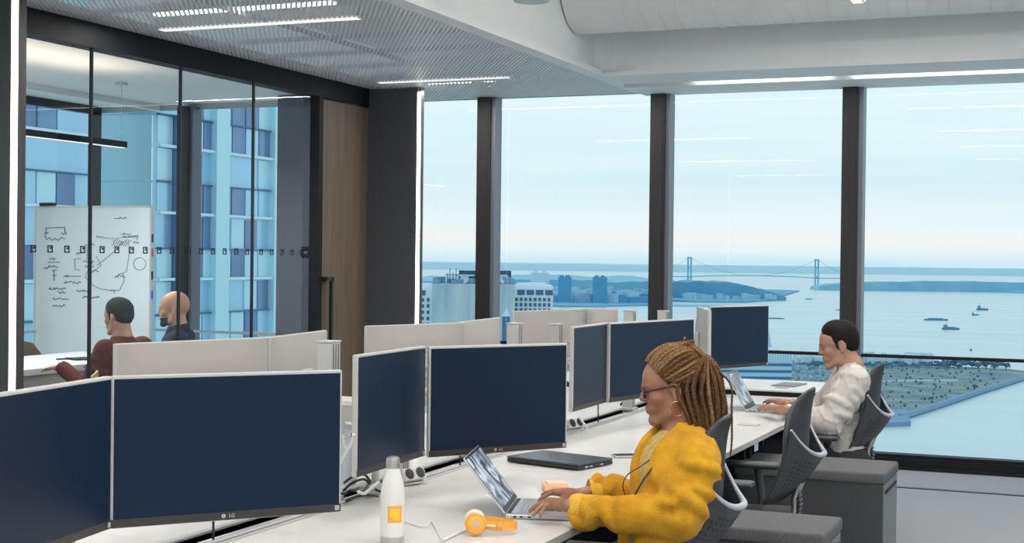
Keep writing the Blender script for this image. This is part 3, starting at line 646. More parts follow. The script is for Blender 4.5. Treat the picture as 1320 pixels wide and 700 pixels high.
# ships
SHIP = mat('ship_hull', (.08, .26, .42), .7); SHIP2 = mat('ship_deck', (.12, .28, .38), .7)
def ship(label, px, py, lpx, tall, bridge=0, ang=.1):
    p = PZ(px, py, GZ); z = np.linalg.norm(p); s = z / 1832; L = lpx * s; t = thing('ship', label, 'ship', p, YAW - .12 + ang)
    M = MW[t.name]; w_ = min(L * .22, 30); hh = tall * s * .45
    b = B(); b.prism([(-L / 2, 0), (-L / 2 + w_ * .8, -w_ / 2), (L / 2, -w_ / 2), (L / 2, w_ / 2), (-L / 2 + w_ * .8, w_ / 2)], hh, M); b.obj('hull', SHIP, t)
    b = B(); n = max(2, int(lpx / 3))
    for k in range(n): b.box(tuple(M @ Vector((-L * .3 + L * .65 * k / n, 0, hh * 1.25))), (L * .06, w_ * .6, hh * .5))
    b.obj('cargo', SHIP2, t)
    if bridge: b = B(); b.box(tuple(M @ Vector((bridge * L * .28, 0, hh * 1.7))), (L * .22, w_ * .7, hh * 1.5)); b.cyl(tuple(M @ Vector((bridge * L * .25, 0, hh))), tuple(M @ Vector((bridge * L * .25, 0, hh * 4))), .25 * s, 5); b.obj('superstructure', SHIP2, t)
for a in (('long low barge at anchor, left of the four vessels in the right window', 1206, 413, 29, 4), ('blue ship with deckhouse at left, nearest of the four in the right window', 1225, 425, 21, 5.5, -1), ('small far ship with high deckhouse, highest in the right window', 1266, 400, 14, 5, -1), ('tiny boat with thin mast between the far ship and the barge', 1257, 406.5, 9, 3, -1),
          ('long dark ship close to the far shore, just right of the mullion', 1155, 375, 29, 2.2), ('long thin barge left of the right mullion', 1090, 400, 26, 1.6), ('low barge just right of the navy monitor', 1000, 411, 22, 2.2), ('short dark boat off the point of the island', 1043, 386, 9, 2)): ship(*a)
t = thing('channel_marker', 'small dark buoy in the water above the window rail at right', 'buoy', PZ(1251.5, 452, GZ)); p = PZ(1251.5, 452, GZ); b = B(); b.lathe([(2.6, 0), (3, 1), (1.6, 3), (.6, 6)], 10, Matrix.Translation(p)); b.obj('float', SHIP, t)
# park on the near island
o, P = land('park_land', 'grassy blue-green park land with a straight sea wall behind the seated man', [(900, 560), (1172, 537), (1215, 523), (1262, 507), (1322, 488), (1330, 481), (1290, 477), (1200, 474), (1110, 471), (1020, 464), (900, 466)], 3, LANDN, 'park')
b = B(); pl = [PZ(x, y, GZ) for x, y in ((1160, 541), (1172, 538), (1215, 524), (1262, 508), (1324, 488.5))]
b.tube([(p[0], p[1], GZ + 3) for p in pl], 4.5, 6); solo(b, 'sea_wall', QUAY, 'straight grey-blue sea wall along the park edge', 'wall', (pl[2][0], pl[2][1], GZ))
pp = [PZ(x, y, GZ) for x, y in ((1112, 552), (1174, 549), (1168, 533), (1112, 533))]
b = B(); b.add([(p[0], p[1], z) for z in (GZ, GZ + 5) for p in pp], [(4, 5, 6, 7), (0, 1, 5, 4), (1, 2, 6, 5), (2, 3, 7, 6), (3, 0, 4, 7)]); solo(b, 'pier_head', QUAY, 'square blue pier head at the corner of the park, beside the chair back', 'pier', (pp[0][0], pp[0][1], GZ))
for (px0, py0, px1, py1, lab) in ((1100, 492, 1320, 492, 'pale path across the park'), ):
    b = B(); a_ = PZ(1100, 493.5, GZ + 3.2); c_ = PZ(1235, 491, GZ + 3.2); b.tube([a_, (a_ + c_) / 2 + np.array([0, 12, 0]), c_], 2.0, 4); solo(b, 'park_path', BLDL, 'thin pale path crossing the park', 'path', a_)
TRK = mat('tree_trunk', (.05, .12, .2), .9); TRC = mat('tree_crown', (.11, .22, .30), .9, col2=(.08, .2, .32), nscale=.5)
for i, (px, py, h) in enumerate(((1229, 477, 13), (1236, 478, 9), (1253, 477, 11), (1261, 478, 9), (1271, 478, 12), (1282, 479, 10), (1297, 479, 11), (1257, 504, 8))):
    p = PZ(px, py, GZ); s = np.linalg.norm(p) / 1832; hh = h * s
    t = thing('tree', ['round bare tree in the park, leftmost of the row', 'small tree next to the leftmost park tree', 'broad tree in the middle of the park row', 'small tree beside the broad park tree', 'thin tree right of the broad park tree', 'low round tree in the right half of the park row', 'rightmost round tree at the tip of the park', 'lone tree near the sea wall'][i], 'tree', p)
    b = B(); b.cyl(tuple(p), (p[0], p[1], GZ + hh * .6), .5 * s, 6); r = random.Random(i)
    for k in range(7): a = r.uniform(0, 6.28); b.cyl((p[0], p[1], GZ + hh * .35), (p[0] + hh * .35 * cos(a), p[1] + hh * .35 * sin(a), GZ + hh * .8), .25 * s, 4)
    b.obj('trunk', TRK, t); b = B()
    for k in range(26):
        a = r.uniform(0, 6.28); rr = hh * .42 * sqrt(r.random()); b.ball((p[0] + rr * cos(a), p[1] + rr * sin(a), GZ + hh * r.uniform(.55, .95)), hh * .09, 6)
    b.obj('crown', TRC, t)
b = B(); r = random.Random(9)
for k in range(300):
    px = r.uniform(1000, 1290); py = r.uniform(477, 500) if r.random() < .5 else r.uniform(498, 530)
    if py > 541 - (px - 1160) * .33: continue
    p = PZ(px, py, GZ); b.ball((p[0], p[1], GZ + 5), r.uniform(.8, 2.4), 6)
tag(solo(b, 'park_shrubs', TRC, 'dark shrubs scattered over the park', 'shrubs', (P[2][0], P[2][1], GZ)), kind='stuff')
# near buildings seen down through the left windows
D1 = 420.
t, M, L, zt = slabb('concrete_building', 'weathered grey concrete building with rooftop antennas behind the left mullion', 557, 664, 366.5, D1, CONC, depth=30)
b = B(); s = D1 / 1832
for px, y0 in ((577, 352), (580, 346), (584, 350), (588, 346), (566, 357)): p = PD(px, y0, D1 + 6); b.cyl((p[0], p[1], zt), tuple(p), .12, 5)
q0, q1 = PD(574, 354, D1 + 6), PD(592, 354, D1 + 6); b.cyl(q0, q1, .12, 5); b.obj('antenna_frame', DKROOF, t)
r = random.Random(2); b = B()
for k in range(34): p = PD(r.uniform(560, 662), 360, D1 + r.uniform(2, 22)); hh = r.uniform(.6, 2.2); b.box((p[0], p[1], zt + hh / 2), (r.uniform(.6, 2.4), 1.4, hh))
b.obj('roof_plant', QUAY, t)
for (a, c, y) in ((592, 622, 348.5), (622, 659, 348.5)):
    p0, p1 = PD(a, y, D1 + 16), PD(c, y, D1 + 16); Mx = Matrix.Rotation(YAW, 4, 'Z'); b = B(); b.box(((p0[0] + p1[0]) / 2, (p0[1] + p1[1]) / 2, (zt + p0[2]) / 2), (np.linalg.norm(p1 - p0), 6, p0[2] - zt), Mx); b.obj('penthouse', DKROOF, t)
    b = B(); b.box(((p0[0] + p1[0]) / 2, (p0[1] + p1[1]) / 2 - 4.2, zt + (p0[2] - zt) * .62), (np.linalg.norm(p1 - p0) * .8, 1.6, .5), Mx); b.obj('louvre', BLDL, t)
for k, (px, dd) in enumerate(((600, 8), (651, 8))):
    p = PD(px, 361, D1 + dd); b = B(); b.lathe([(.2, 0), (1.1, .35), (1.5, .9), (1.4, .9), (.9, .3)], 14, Matrix.Translation(p) @ Matrix.Rotation(radians(70), 4, 'X') @ Matrix.Rotation(k, 4, 'Z')); b.obj('dish', BLDL, t)
def gridb(label, px0, px1, ytop, d, cols, rows, ypitch, xpitch):
    t, M, L, zt = slabb('grid_office_building', label, px0, px1, ytop, d, GRIDW, depth=26); s = d / 1832; mesh = None
    Mi = M
    for k in range(cols):                                    # tall top windows
        b = B(); x = -L / 2 + (4.5 + k * 12) * s
        if x + 9 * s > L / 2: break
        b.box(tuple(Mi @ Vector((x + 4.5 * s, -.05, zt - 8.5 * s))), (9.5 * s, .5, 6.5 * s), M); b.obj('window', WIND, t)
    for j in range(rows):
        for k in range(int(L / s / xpitch)):
            b = B(); b.box(tuple(Mi @ Vector((-L / 2 + (3.2 + k * xpitch) * s, -.05, zt - (17.5 + j * ypitch) * s))), (3.6 * s, .5, 4.4 * s), M); b.obj('window', WIND, t)
    b = B(); b.box(tuple(Mi @ Vector((-L * .05, 10, zt + 1.6 * s))), (L * .75, 10, 3.2 * s), M); b.obj('roof_parapet', GRIDW, t)
    return t
gridb('pale office block with a grid of dark windows, right of the concrete building', 663, 713, 368.5, 455., 4, 6, 6.9, 6.0)
gridb('pale office block with dark windows at the left of the concrete building', 535, 558, 369, 440., 2, 10, 8, 7)
t, M, L, zt = slabb('gabled_tower', 'small blue tower with a pointed gable between the white monitor backs', 648, 658, 408, 300., WIND, depth=10)
b = B(); q = M @ Vector((0, 0, zt)); b.add([M @ Vector(v) for v in ((-L / 2, 0, zt), (L / 2, 0, zt), (0, 0, zt + 1.2), (-L / 2, 10, zt), (L / 2, 10, zt), (0, 10, zt + 1.2))], [(0, 1, 2), (3, 5, 4), (0, 2, 5, 3), (1, 4, 5, 2)]); b.obj('gable', BLDB, t)
t, M, L, zt = slabb('banded_tower', 'blue glass office tower with horizontal bands behind the navy monitor', 925, 1022, 455.5, 560., mat('banded_glass', (.36, .62, .76), .3, metal=.4), depth=40); s = 560 / 1832
for k in range(9):
    b = B(); b.box(tuple(M @ Vector((0, -.2, zt - (14.5 + k * 8.6) * s))), (L * .99, .8, 3.2 * s), M); b.obj('window_band', WIND, t)
b = B()
for k in range(30): b.box(tuple(M @ Vector((-L / 2 + L * k / 29, -.35, zt - 6 * s))), (.22, .5, 11 * s), M)
tag(b.obj('mullion_row', GRIDW, t), kind='stuff')
t = thing('spire', 'small blue pointed tower top right of the navy monitor', 'tower', PD(991, 452, 700.)); s = 700 / 1832; p = PD(991, 452, 700.)
b = B(); b.lathe([(3.6 * s, -120), (3.6 * s, 8 * s), (2.4 * s, 9 * s), (2.2 * s, 16 * s), (1 * s, 19 * s), (.3 * s, 24 * s), (.12 * s, 38 * s)], 8, Matrix.Translation(p)); b.obj('shaft', BLDB, t)

# curtain-wall building across the street, seen through the meeting room
FAC = mat('facade_panel_blue', (.38, .62, .80), .22, metal=.55, noise=.10, nscale=.25, stretch=(1, 1, .05)); FACD = mat('facade_glass_dark', (.14, .24, .40), .12, metal=.5, noise=.3, nscale=.5, stretch=(1, 1, .02)); FACW = mat('facade_white', (.62, .78, .84), .6); FACE = mat('pale_end_wall', (.98, 1.0, .95), .2, metal=1); FACL = mat('facade_pale', (.50, .74, .84), .3, metal=.3)
def facade(label, X0, y0, y1, z0, z1, seed):
    t = thing('curtain_wall_building', label, 'building', (X0, (y0 + y1) / 2, z0)); b = B(); b.bx(X0 - 12, X0, y0, y1, z0, z1); b.obj('body', FAC, t)
    r = random.Random(seed); k = -4; nf = int((z1 - 4.0) / 3.83)
    for k in range(int((z0 - 4) / 3.83), nf + 1):
        zs = 4.0 + 3.83 * k
        if zs < z0: continue
        b = B(); b.bx(X0, X0 + .35, y0, y1, zs - .10, zs + .06); b.obj('slab_edge', FACW, t)
        b = B(); b.bx(X0, X0 + .25, y0, y1, zs + 1.72, zs + 1.80); b.obj('rail', WIND, t)
        y = y0
        while y < y1 - 1.4:
            b = B(); b.bx(X0, X0 + .10, y + .06, y + 1.44, zs + .08, zs + 1.70); b.obj('pane', FACD if r.random() < .35 else (FACL if r.random() < .5 else FAC), t)
            if r.random() < .4: b = B(); b.bx(X0, X0 + .08, y + .06, y + 1.44, zs + 1.85, zs + 3.65); b.obj('pane', FACD if r.random() < .5 else FACL, t)
            y += 1.5
    b = B(); b.bx(X0 - 11.8, X0 - .1, y0 - .25, y0 - .01, z0, z1); b.obj('end_wall', FACE, t)
    for k in range(3): b = B(); b.bx(X0 - 11.8, X0 - .1, y0 - .30, y0 - .26, 1.9 + 3.83 * k, 1.96 + 3.83 * k); b.obj('panel_joint', FACL, t)
    for y, m in ((y0 + 6.0, FACL), (y0 + 2.2, WIND), (y0 + 12.5, FACL)):
        if y < y1: b = B(); b.bx(X0 - .1, X0 + .5, y - .7, y + .7, z0, z1); b.obj('pilaster', m, t)
facade('blue curtain-wall building across the street seen through the glass meeting room', -50., 66.9, 90., -12, 30, 3)
facade('blue building at the left seen through the side window of the meeting room', -50., 30., 61.3, -12, 30, 5)
b = B(); b.bx(-51.7, -49.4, 65.8, 68.5, 9.6, 30); solo(b, 'roof_overhang', FAC, 'blue projecting upper storeys of the building across the street', 'building', (-50, 66, 9.4))
# ================================================================== DESKS
DT = .74
def desk(label, x0, x1, y0, y1, front):
    t = thing('desk', label, 'desk', ((x0 + x1) / 2, (y0 + y1) / 2, 0), group=None)
    b = B(); b.rbox(((x0 + x1) / 2, (y0 + y1) / 2, DT - .013), (x1 - x0 - .002, y1 - y0 - .006, .026), .002, 1); b.obj('desktop', DESKW, t)
    fx = x1 if front > 0 else x0
    b = B(); b.bx(fx - .0005, fx + .0015, y0 + .004, y1 - .004, DT - .025, DT - .002) if front > 0 else b.bx(fx - .0015, fx + .0005, y0 + .004, y1 - .004, DT - .025, DT - .002); b.obj('edge_band', DESKE, t)
    b = B()
    for yy in (y0 + .06, y1 - .06): b.bx(x0 + .1, x1 - .04, yy - .02, yy + .02, DT - .075, DT - .027)
    b.obj('frame_beam', DARK, t)
    for yy in (y0 + .06, y1 - .06):
        for xx in (x0 + .12, x1 - .12): b = B(); b.bx(xx - .02, xx + .02, yy - .02, yy + .02, 0, DT - .075); b.obj('leg', DARK, t)
    b = B(); xm = x0 + .02 if front > 0 else x1 - .02; b.bx(xm - .01, xm + .01, y0 + .01, y1 - .01, .15, DT - .03); b.obj('modesty_panel', DARK, t)
    return t
YS = [1.62, 3.30, 4.975, 6.66, 8.41]
for i in range(4):
    desk(['white desk nearest the viewer, under the two largest monitors', 'white desk the woman in yellow types at', 'white desk with the closed black laptop, behind the woman', 'white desk of the man in the white shirt at the window end'][i], -2.25, -1.455, YS[i], YS[i + 1], 1)
    desk(['white desk across the cable channel nearest the viewer', 'white desk behind the navy monitors facing the woman', 'white desk across the cable channel, third from the viewer', 'white desk across the cable channel, nearest the window'][i], -3.22, -2.415, YS[i], YS[i + 1], -1)
t = thing('cable_channel', 'aluminium cable channel with black slots running between the two desk rows', 'cable tray', (-2.33, 5.2, 0))
b = B(); b.add([(x, y, z) for y in (1.62, 8.41) for (x, z) in ((-2.249, .735), (-2.249, .742), (-2.262, .748), (-2.292, .745), (-2.292, .70), (-2.25, .70))], [(0, 1, 2, 3, 4, 5), (6, 7, 8, 9, 10, 11)] + [(i, (i + 1) % 6, 6 + (i + 1) % 6, 6 + i) for i in range(6)]); b.obj('front_rail', ALUM, t)
b = B(); b.bx(-2.262, -2.256, 1.62, 8.41, .7482, .7495); b.obj('rail_groove', GREYL, t)
b = B(); b.bx(-2.372, -2.292, 1.62, 8.41, .700, .722); b.obj('channel_bottom', BLACK, t)
b = B(); b.cyl((-2.322, 1.62, .735), (-2.322, 8.41, .735), .0055, 8); b.obj('rod', SILV, t)
b = B(); b.bx(-2.3725, -2.368, 1.62, 8.41, .722, .742); b.obj('inner_lining', BLACK, t)
b = B(); b.bx(-2.412, -2.368, 1.62, 8.41, .70, .744); b.obj('rear_rail', ALUM, t)
b = B(); b.bx(-2.372, -2.366, 1.62, 8.41, .744, .75); b.obj('rear_lip', SILV, t)
# counter by the window
t = thing('window_counter', 'low white counter in front of the window behind the man in the white shirt', 'counter', (-2.5, 8.78, 0))
b = B(); b.rbox((-2.54, 8.775, .772), (2.08, .71, .012), .003); b.obj('counter_top', DESKW, t)
b = B(); b.bx(-3.58, -1.50, 8.424, 8.436, .69, .766); b.bx(-3.58, -1.51, 8.44, 9.12, 0, .766); b.obj('counter_body', DARK, t)
b = B(); q = PZ(1017, 496.5, .778); M = Matrix.Translation(q) @ Matrix.Rotation(-.1, 4, 'Z'); b.prism([(-.075, -.13), (.075, -.13), (.075, .13), (-.075, .13)], .006, M)
solo(b, 'hatch_plate', mat('grey_plate', (.16, .165, .17), .5), 'flat grey plate lying on the white window counter', 'plate', q)
b = B(); q = PZ(1008, 500.5, .778); b.rbox((q[0], q[1], q[2] + .004), (.08, .03, .008), .003); solo(b, 'remote_control', GREYL, 'tiny grey object beside the flat plate on the window counter', 'gadget', q)

# ================================================================== MONITORS
def monitor(label, A, Bp, front, top=1.25, logo=False, group=None, screen=True):
    ax, ay = A; bx_, by_ = Bp; W = math.hypot(bx_ - ax, by_ - ay); H = .366; z0 = top - H
    c = ((ax + bx_) / 2, (ay + by_) / 2, z0); rz = atan2(by_ - ay, bx_ - ax)
    t = thing('monitor', label, 'monitor', c, rz, group); s = -1 if front else 1     # screen side: -y when facing the photo's side
    def O(b, n, m, **k): return b.obj(n, m, t, world=False, **k)
    b = B(); b.rbox((0, 0, H / 2), (W, .018, H), .004, 2); ho = O(b, 'housing', MONE)
    b = B(); b.box((0, s * .0093, .022 + (H - .03) / 2), (W - .012, .001, H - .030)); O(b, 'screen', SCREEN)
    b = B(); b.box((0, s * .0097, .012), (W - .004, .0018, .020)); O(b, 'bottom_bezel', BEZEL)
    b = B(); b.box((W / 2 - .012, s * .011, .012), (.012, .001, .012)); O(b, 'label_sticker', ALUM)
    # back shell: gently raised centre, port recess and mount plate
    b = B(); n = 10
    prof = [(-.5, 0), (-.46, .012), (-.2, .018), (.2, .018), (.46, .012), (.5, 0)]
    def f(u, v):
        h = .018 * min(1, 5.5 * min(u, 1 - u)) * min(1, 4 * min(v, 1 - v)); return ((u - .5) * (W - .01), -s * (.009 + h), .004 + v * (H - .008))
    b.sheet(f, 18, 12, .003); O(b, 'back_shell', MONW, smooth=35)
    b = B(); b.rbox((-W * .06, -s * .0285, H * .30), (W * .44, .002, .05), .001, 1); O(b, 'port_recess', MONW)
    b = B(); b.tube([(-W * .32, -s * .029, H * .44), (-W * .25, -s * .0295, H * .415), (0, -s * .0295, H * .405), (W * .2, -s * .0295, H * .415), (W * .25, -s * .029, H * .43)], .0035, 6); O(b, 'cable_ledge', MONE)
    for k, (xx, ww) in enumerate(((.16, .020), (.20, .014), (-.21, .012), (-.17, .028))): b = B(); b.box((xx, -s * .0300, H * .33), (ww, .002, .014)); O(b, 'port', BLACK)
    b = B(); b.rbox((0, -s * .038, H * .5), (.10, .016, .10), .003); O(b, 'mount_plate', ALUM)
    if logo:
        g = B(); M = Matrix.Translation((-.017, s * .0110, .012)) @ Matrix.Rotation(pi / 2 if front else -pi / 2, 4, 'X'); g.lathe([(.0052, 0), (.0052, .0006)], 20, M); O(g, 'logo_disc', SILV)
        text_mesh(None, 'LG', .0125, Matrix.Translation((.004, s * .0110, .012)) @ Matrix.Rotation(pi / 2, 4, 'X'), SILV, 'logo_lettering', t)
        g = B(); g.box((-.019, s * .0118, .0125), (.0008, .0004, .005)); g.box((-.0165, s * .0118, .0102), (.004, .0004, .0008)); O(g, 'logo_face', BEZEL)
    return t, Vector(c) + Vector((0, 0, H * .5)), MW[t.name]
def shift(p, q, d=0): return p, q
mons = []
def mon(*a, **k): r = monitor(*a, **k); mons.append(r); return r
FG = None
Z0 = 1.25
def ends(p, q, top, W=.612):                                # survey two top corners, keep a real monitor width along that line
    a = PZ(p[0], p[1], top); c = PZ(q[0], q[1], top); return (a[0], a[1]), (c[0], c[1])
e = ends((143, 484.5), (440, 476.5), Z0); mR = mon('largest navy monitor at the front, its right edge next to the white bottle', *e, True, Z0, logo=True)
d0 = np.array(e[0]); ang = np.array([-2.20, 2.24]) - d0; L_ = np.array([-2.11, 2.255])
mL = mon('navy monitor cut off by the left edge of the photo', tuple(L_), tuple(d0 + np.array([-.003, -.004])), True, Z0)
e = ends((457.5, 457.5), (546, 445.5), Z0); mon('narrow-looking navy monitor behind the bottle, angled to the right', *e, True, Z0)
e = ends((552, 446.5), (730, 442), Z0); mon('navy monitor facing the woman in yellow, behind her open laptop', *e, True, Z0, logo=True)
e = ends((737, 421), (782.5, 415.5), Z0 + .005); mon('navy monitor just right of the centre one, partly turned away', *e, True, Z0 + .005)
e = ends((784, 416), (893, 410), Z0 + .005); mon('navy monitor whose lower right is hidden by the woman with braids', *e, True, Z0 + .005)
mon('navy monitor right of the woman, in front of the water', (-2.10, 7.98), (-1.875, 8.50), True, 1.282)
mon('white monitor seen edge-on at the left of the navy one by the water', (-2.15, 7.93), (-1.93, 7.35), False, 1.282)
e = ends((147, 443), (343, 434.5), Z0); mon('white monitor back in front of the man in maroon', *e, False, Z0)
e = ends((345, 434.5), (419, 425.5), Z0); mon('white monitor back with ports just left of the wooden door', *e, False, Z0)
e = ends((471, 420), (598, 415.5), Z0); mon('white monitor back in front of the dark fabric column', *e, False, Z0)
e = ends((590, 415.0), (643, 409), Z0); mon('white monitor back before the left window mullion', *e, False, Z0)
e = ends((662, 401), (757, 397.5), Z0); mon('white monitor back below the grid office building', *e, False, Z0)
e = ends((757.5, 398), (797, 398.5), Z0); mon('short white monitor back at the right of the far pair', *e, False, Z0)
# posts carrying the monitors, with an arm to each
def post(label, x, y, top, ms):
    t = thing('monitor_post', label, 'monitor stand', (x, y, .744)); b = B()
    b.rbox((x, y, (.70 + top) / 2), (.052, .064, top - .70), .004); b.obj('column', ALUM, t)
    b = B()
    for k in (-.016, .0, .016): b.bx(x + .0262, x + .0275, y + k - .0022, y + k + .0022, .745, top - .004)
    b.obj('groove', PEDS, t)
    b = B(); b.rbox((x, y, top + .003), (.056, .068, .006), .002); b.obj('cap', MONE, t)
    b = B(); b.rbox((x, y, .752), (.075, .09, .016), .004); b.obj('clamp', ALUM, t)
    for i in ms:
        r, c, M = mons[i]; back = (M.to_3x3() @ Vector((0, 1 if i in FRONTS else -1, 0))); p1 = c + back * .046; p0 = Vector((x, y, p1.z)); mid = (p0 + p1) / 2 + Vector((0, 0, 0))
        b = B(); b.cyl(p0, mid, .014, 10); b.cyl(mid - Vector((0, 0, .02)), mid + Vector((0, 0, .02)), .017, 12); b.cyl(mid, p1, .012, 10); b.obj('arm', ALUM, t, smooth=40)
FRONTS = set(range(7))
post('aluminium monitor post behind the front pair of navy monitors', -2.33, 2.75, 1.20, [0, 1])
PXP = ((425, 1.262), (663, 1.262), (716, 1.240), (812, 1.270), (855, 1.25))
def py_at(px, x):
    r = ray(px, 400); return x / r[0] * r[1]
post('ribbed aluminium post at the right end of the white monitor by the wooden door', -2.33, py_at(424.5, -2.33), 1.262, [8, 9])
post('aluminium post behind the gap of the two navy monitors facing the woman', -2.33, 4.55, 1.20, [2, 3])
post('aluminium post right of the gabled tower, left of the far white monitor back', -2.33, py_at(664, -2.33), 1.262, [10, 11])
post('aluminium post in front of the far white monitor back', -2.33, py_at(716.5, -2.33), 1.240, [4, 5])
post('aluminium post standing alone before the water between two mullions', -2.33, py_at(812, -2.33), 1.27, [12, 13])
post('aluminium post at the foot of the middle window mullion', -2.33, py_at(855, -2.33), 1.25, [6, 7])
# sockets on the channel
def sockets(label, px, py):
    p = PZ(px, py, .757); t = thing('power_socket', label, 'power socket', (p[0], p[1], .742), .0); M = Matrix.Translation((p[0] + .01, p[1], .745)) @ Matrix.Rotation(radians(-20), 4, 'Z')
    b = B(); b.prism([(-.045, -.05), (.022, -.05), (.022, .05), (-.045, .05)], .004, M)
    b.rbox(M @ Vector((-.012, 0, .024)), (.05, .105, .046), .006, 2, M @ Matrix.Rotation(radians(-28), 4, 'Y')); b.obj('body', CABW, t)
    MM = M @ Matrix.Translation((-.012, 0, .024)) @ Matrix.Rotation(radians(-28), 4, 'Y')
    for k in (-.026, .026):
        b = B(); b.lathe([(.019, 0), (.019, .002), (.016, .003)], 24, MM @ Matrix.Translation((.0245, k, 0)) @ Matrix.Rotation(pi / 2, 4, 'Y')); b.obj('socket_face', CHARD, t, smooth=40)
        b = B(); b.lathe([(.0225, 0), (.0225, .0012)], 24, MM @ Matrix.Translation((.0245, k, 0)) @ Matrix.Rotation(pi / 2, 4, 'Y')); b.obj('socket_ring', MONE, t)
    return t
sockets('white double power socket on the cable channel just right of the white bottle', 529, 618)
sockets('white double power socket on the cable channel right of the monitor facing the woman', 738, 551)

# cables between the monitors
def cable(label, px, r, m, z=.75, grp=None):
    P = [PD(x, y, d) if d < 50 else PZ(x, y, d - 100) for (x, y, d) in px]
    V = [Vector(tuple(p)) for p in P]; out = []
    for i in range(len(V) - 1):
        p0, p1, p2, p3 = V[max(i - 1, 0)], V[i], V[i + 1], V[min(i + 2, len(V) - 1)]
        for k in range(8):
            t = k / 8; out.append(.5 * ((2 * p1) + (p2 - p0) * t + (2 * p0 - 5 * p1 + 4 * p2 - p3) * t * t + (3 * p1 - p0 - 3 * p2 + p3) * t ** 3))
    out.append(V[-1]); b = B(); b.tube(out, r, 8); return solo(b, 'cable', m, label, 'cable', out[0], grp, smooth=60)
cable('thick white cable hanging from the left side monitor behind the bottle', [(456, 560, 4.12), (452, 572, 4.15), (441, 592, 4.2), (436, 602, 4.2)], .0042, CABW)
cable('white looped cable between the two front monitor pairs', [(445, 545, 4.5), (458, 550, 4.5), (456, 568, 4.5), (446, 578, 4.5), (442, 560, 4.5)], .004, CABW)
cable('grey looped cable behind the large monitor edge', [(441, 566, 4.5), (452, 562, 4.5), (460, 548, 4.5), (455, 536, 4.5)], .003, GREYL)
for k, (pts, lab) in enumerate((([(443, 632, 100.762), (455, 622, 100.80), (470, 618, 100.80), (480, 628, 100.77), (490, 634, 100.765)], 'black cable arching over the channel left of the bottle'),
     ([(442, 640, 100.755), (452, 632, 100.775), (466, 634, 100.785), (476, 624, 100.78), (486, 616, 100.77)], 'black cable tangled beside the large monitor'),
     ([(444, 622, 100.80), (456, 614, 100.83), (470, 612, 100.82), (478, 622, 100.77)], 'black cable loop highest in the tangle'),
     ([(446, 646, 100.75), (460, 640, 100.77), (474, 638, 100.77), (487, 640, 100.755)], 'black cable lowest in the tangle by the bottle'))):
    cable(lab, pts, .0045, CABB)
cable('white plug lead lying in the black cable tangle', [(462, 634, 100.80), (470, 636, 100.80), (480, 628, 100.80), (488, 622, 100.79)], .0055, CABW)
cable('thin white lead hanging from the third monitor pair over the channel', [(746, 537, 5.6), (752, 545, 5.75), (757, 551, 5.8), (755, 556, 5.85)], .004, CABW)
for xx, y0, y1, lab in ((275, 672, 700, 'thin black drop cable under the largest monitor'), (593, 578, 604, 'thin black drop cable under the monitor facing the woman'), (771, 523, 548, 'thin black drop cable under the third monitor pair')):
    p = PZ(xx, y1 - 2, .74); b = B(); q = PD(xx, y0 - 14, np.dot(p - CAMP, _fw)); b.cyl(tuple(p), tuple(q), .0035, 8); solo(b, 'cable', CABB, lab, 'cable', p)
cable('dark cables bundled at the far end of the channel before the woman face', [(800, 522, 100.75), (808, 514, 100.78), (822, 512, 100.78), (830, 517, 100.75)], .006, CABB)
t = thing('adapter_box', 'small grey power brick in the cable tangle left of the bottle', 'adapter', PZ(480, 640, .744)); p = PZ(478, 632, .76); b = B(); b.rbox((p[0], p[1], .765), (.05, .09, .03), .004); b.obj('case', GREYL, t); b = B(); b.rbox((p[0] - .0, p[1] + .03, .80), (.02, .02, .06), .003); b.obj('plug', ALUM, t)
p = PD(449, 514, 5.3); t = thing('storage_box', 'white box seen between the front monitors, on the desk behind', 'box', (p[0], p[1], DT)); b = B(); b.rbox((p[0], p[1], .87), (.16, .14, .26), .006); b.obj('carton', MONE, t); b = B(); b.rbox((p[0], p[1], 1.003), (.17, .15, .02), .004); b.obj('lid', CABW, t)
p = PD(448, 560, 5.0); t = thing('water_bottle', 'clear grey plastic bottle between the front monitors', 'bottle', (p[0], p[1], DT)); b = B(); b.lathe([(.03, DT), (.033, DT + .01), (.033, DT + .13), (.014, DT + .18), (.014, DT + .20)], 20, Matrix.Translation((p[0], p[1], 0))); b.obj('bottle_body', mat('cloudy_plastic', (.50, .54, .60), .2), t, smooth=40); b = B(); b.lathe([(.016, DT + .20), (.016, DT + .22)], 16, Matrix.Translation((p[0], p[1], 0))); b.obj('cap', GREYL, t)

# ================================================================== PEDESTALS
for (x0, x1, y0, y1, lab) in ((-1.585, -.885, 4.95, 5.33, 'grey cushioned pedestal nearest the viewer, beside the woman chair'), (-1.585, -.895, 6.50, 6.95, 'grey cushioned pedestal behind the empty chair, nearer the window')):
    t = thing('pedestal', lab, 'cabinet', ((x0 + x1) / 2, (y0 + y1) / 2, 0)); xm, ym = (x0 + x1) / 2, (y0 + y1) / 2
    b = B(); b.rbox((xm, ym, .285), (x1 - x0 - .02, y1 - y0 - .02, .53), .004); b.obj('body', PED, t)
    b = B(); b.bx(x1 - .012, x1 - .006, y0 + .012, y1 - .012, .03, .545); b.obj('side_panel', PEDS, t)
    b = B(); b.rbox((xm, ym, .573), (x1 - x0, y1 - y0, .052), .012, 3); b.obj('cushion', CUSH, t, smooth=40)
    b = B(); b.bx(x1 - .0055, x1 - .002, y0 + .05, y1 - .05, .50, .515); b.obj('handle', DARK, t)
    for sx in (x0 + .05, x1 - .05):
        for sy in (y0 + .05, y1 - .05): b = B(); b.cyl((sx, sy, 0), (sx, sy, .03), .018, 10); b.obj('foot', BLACK, t)

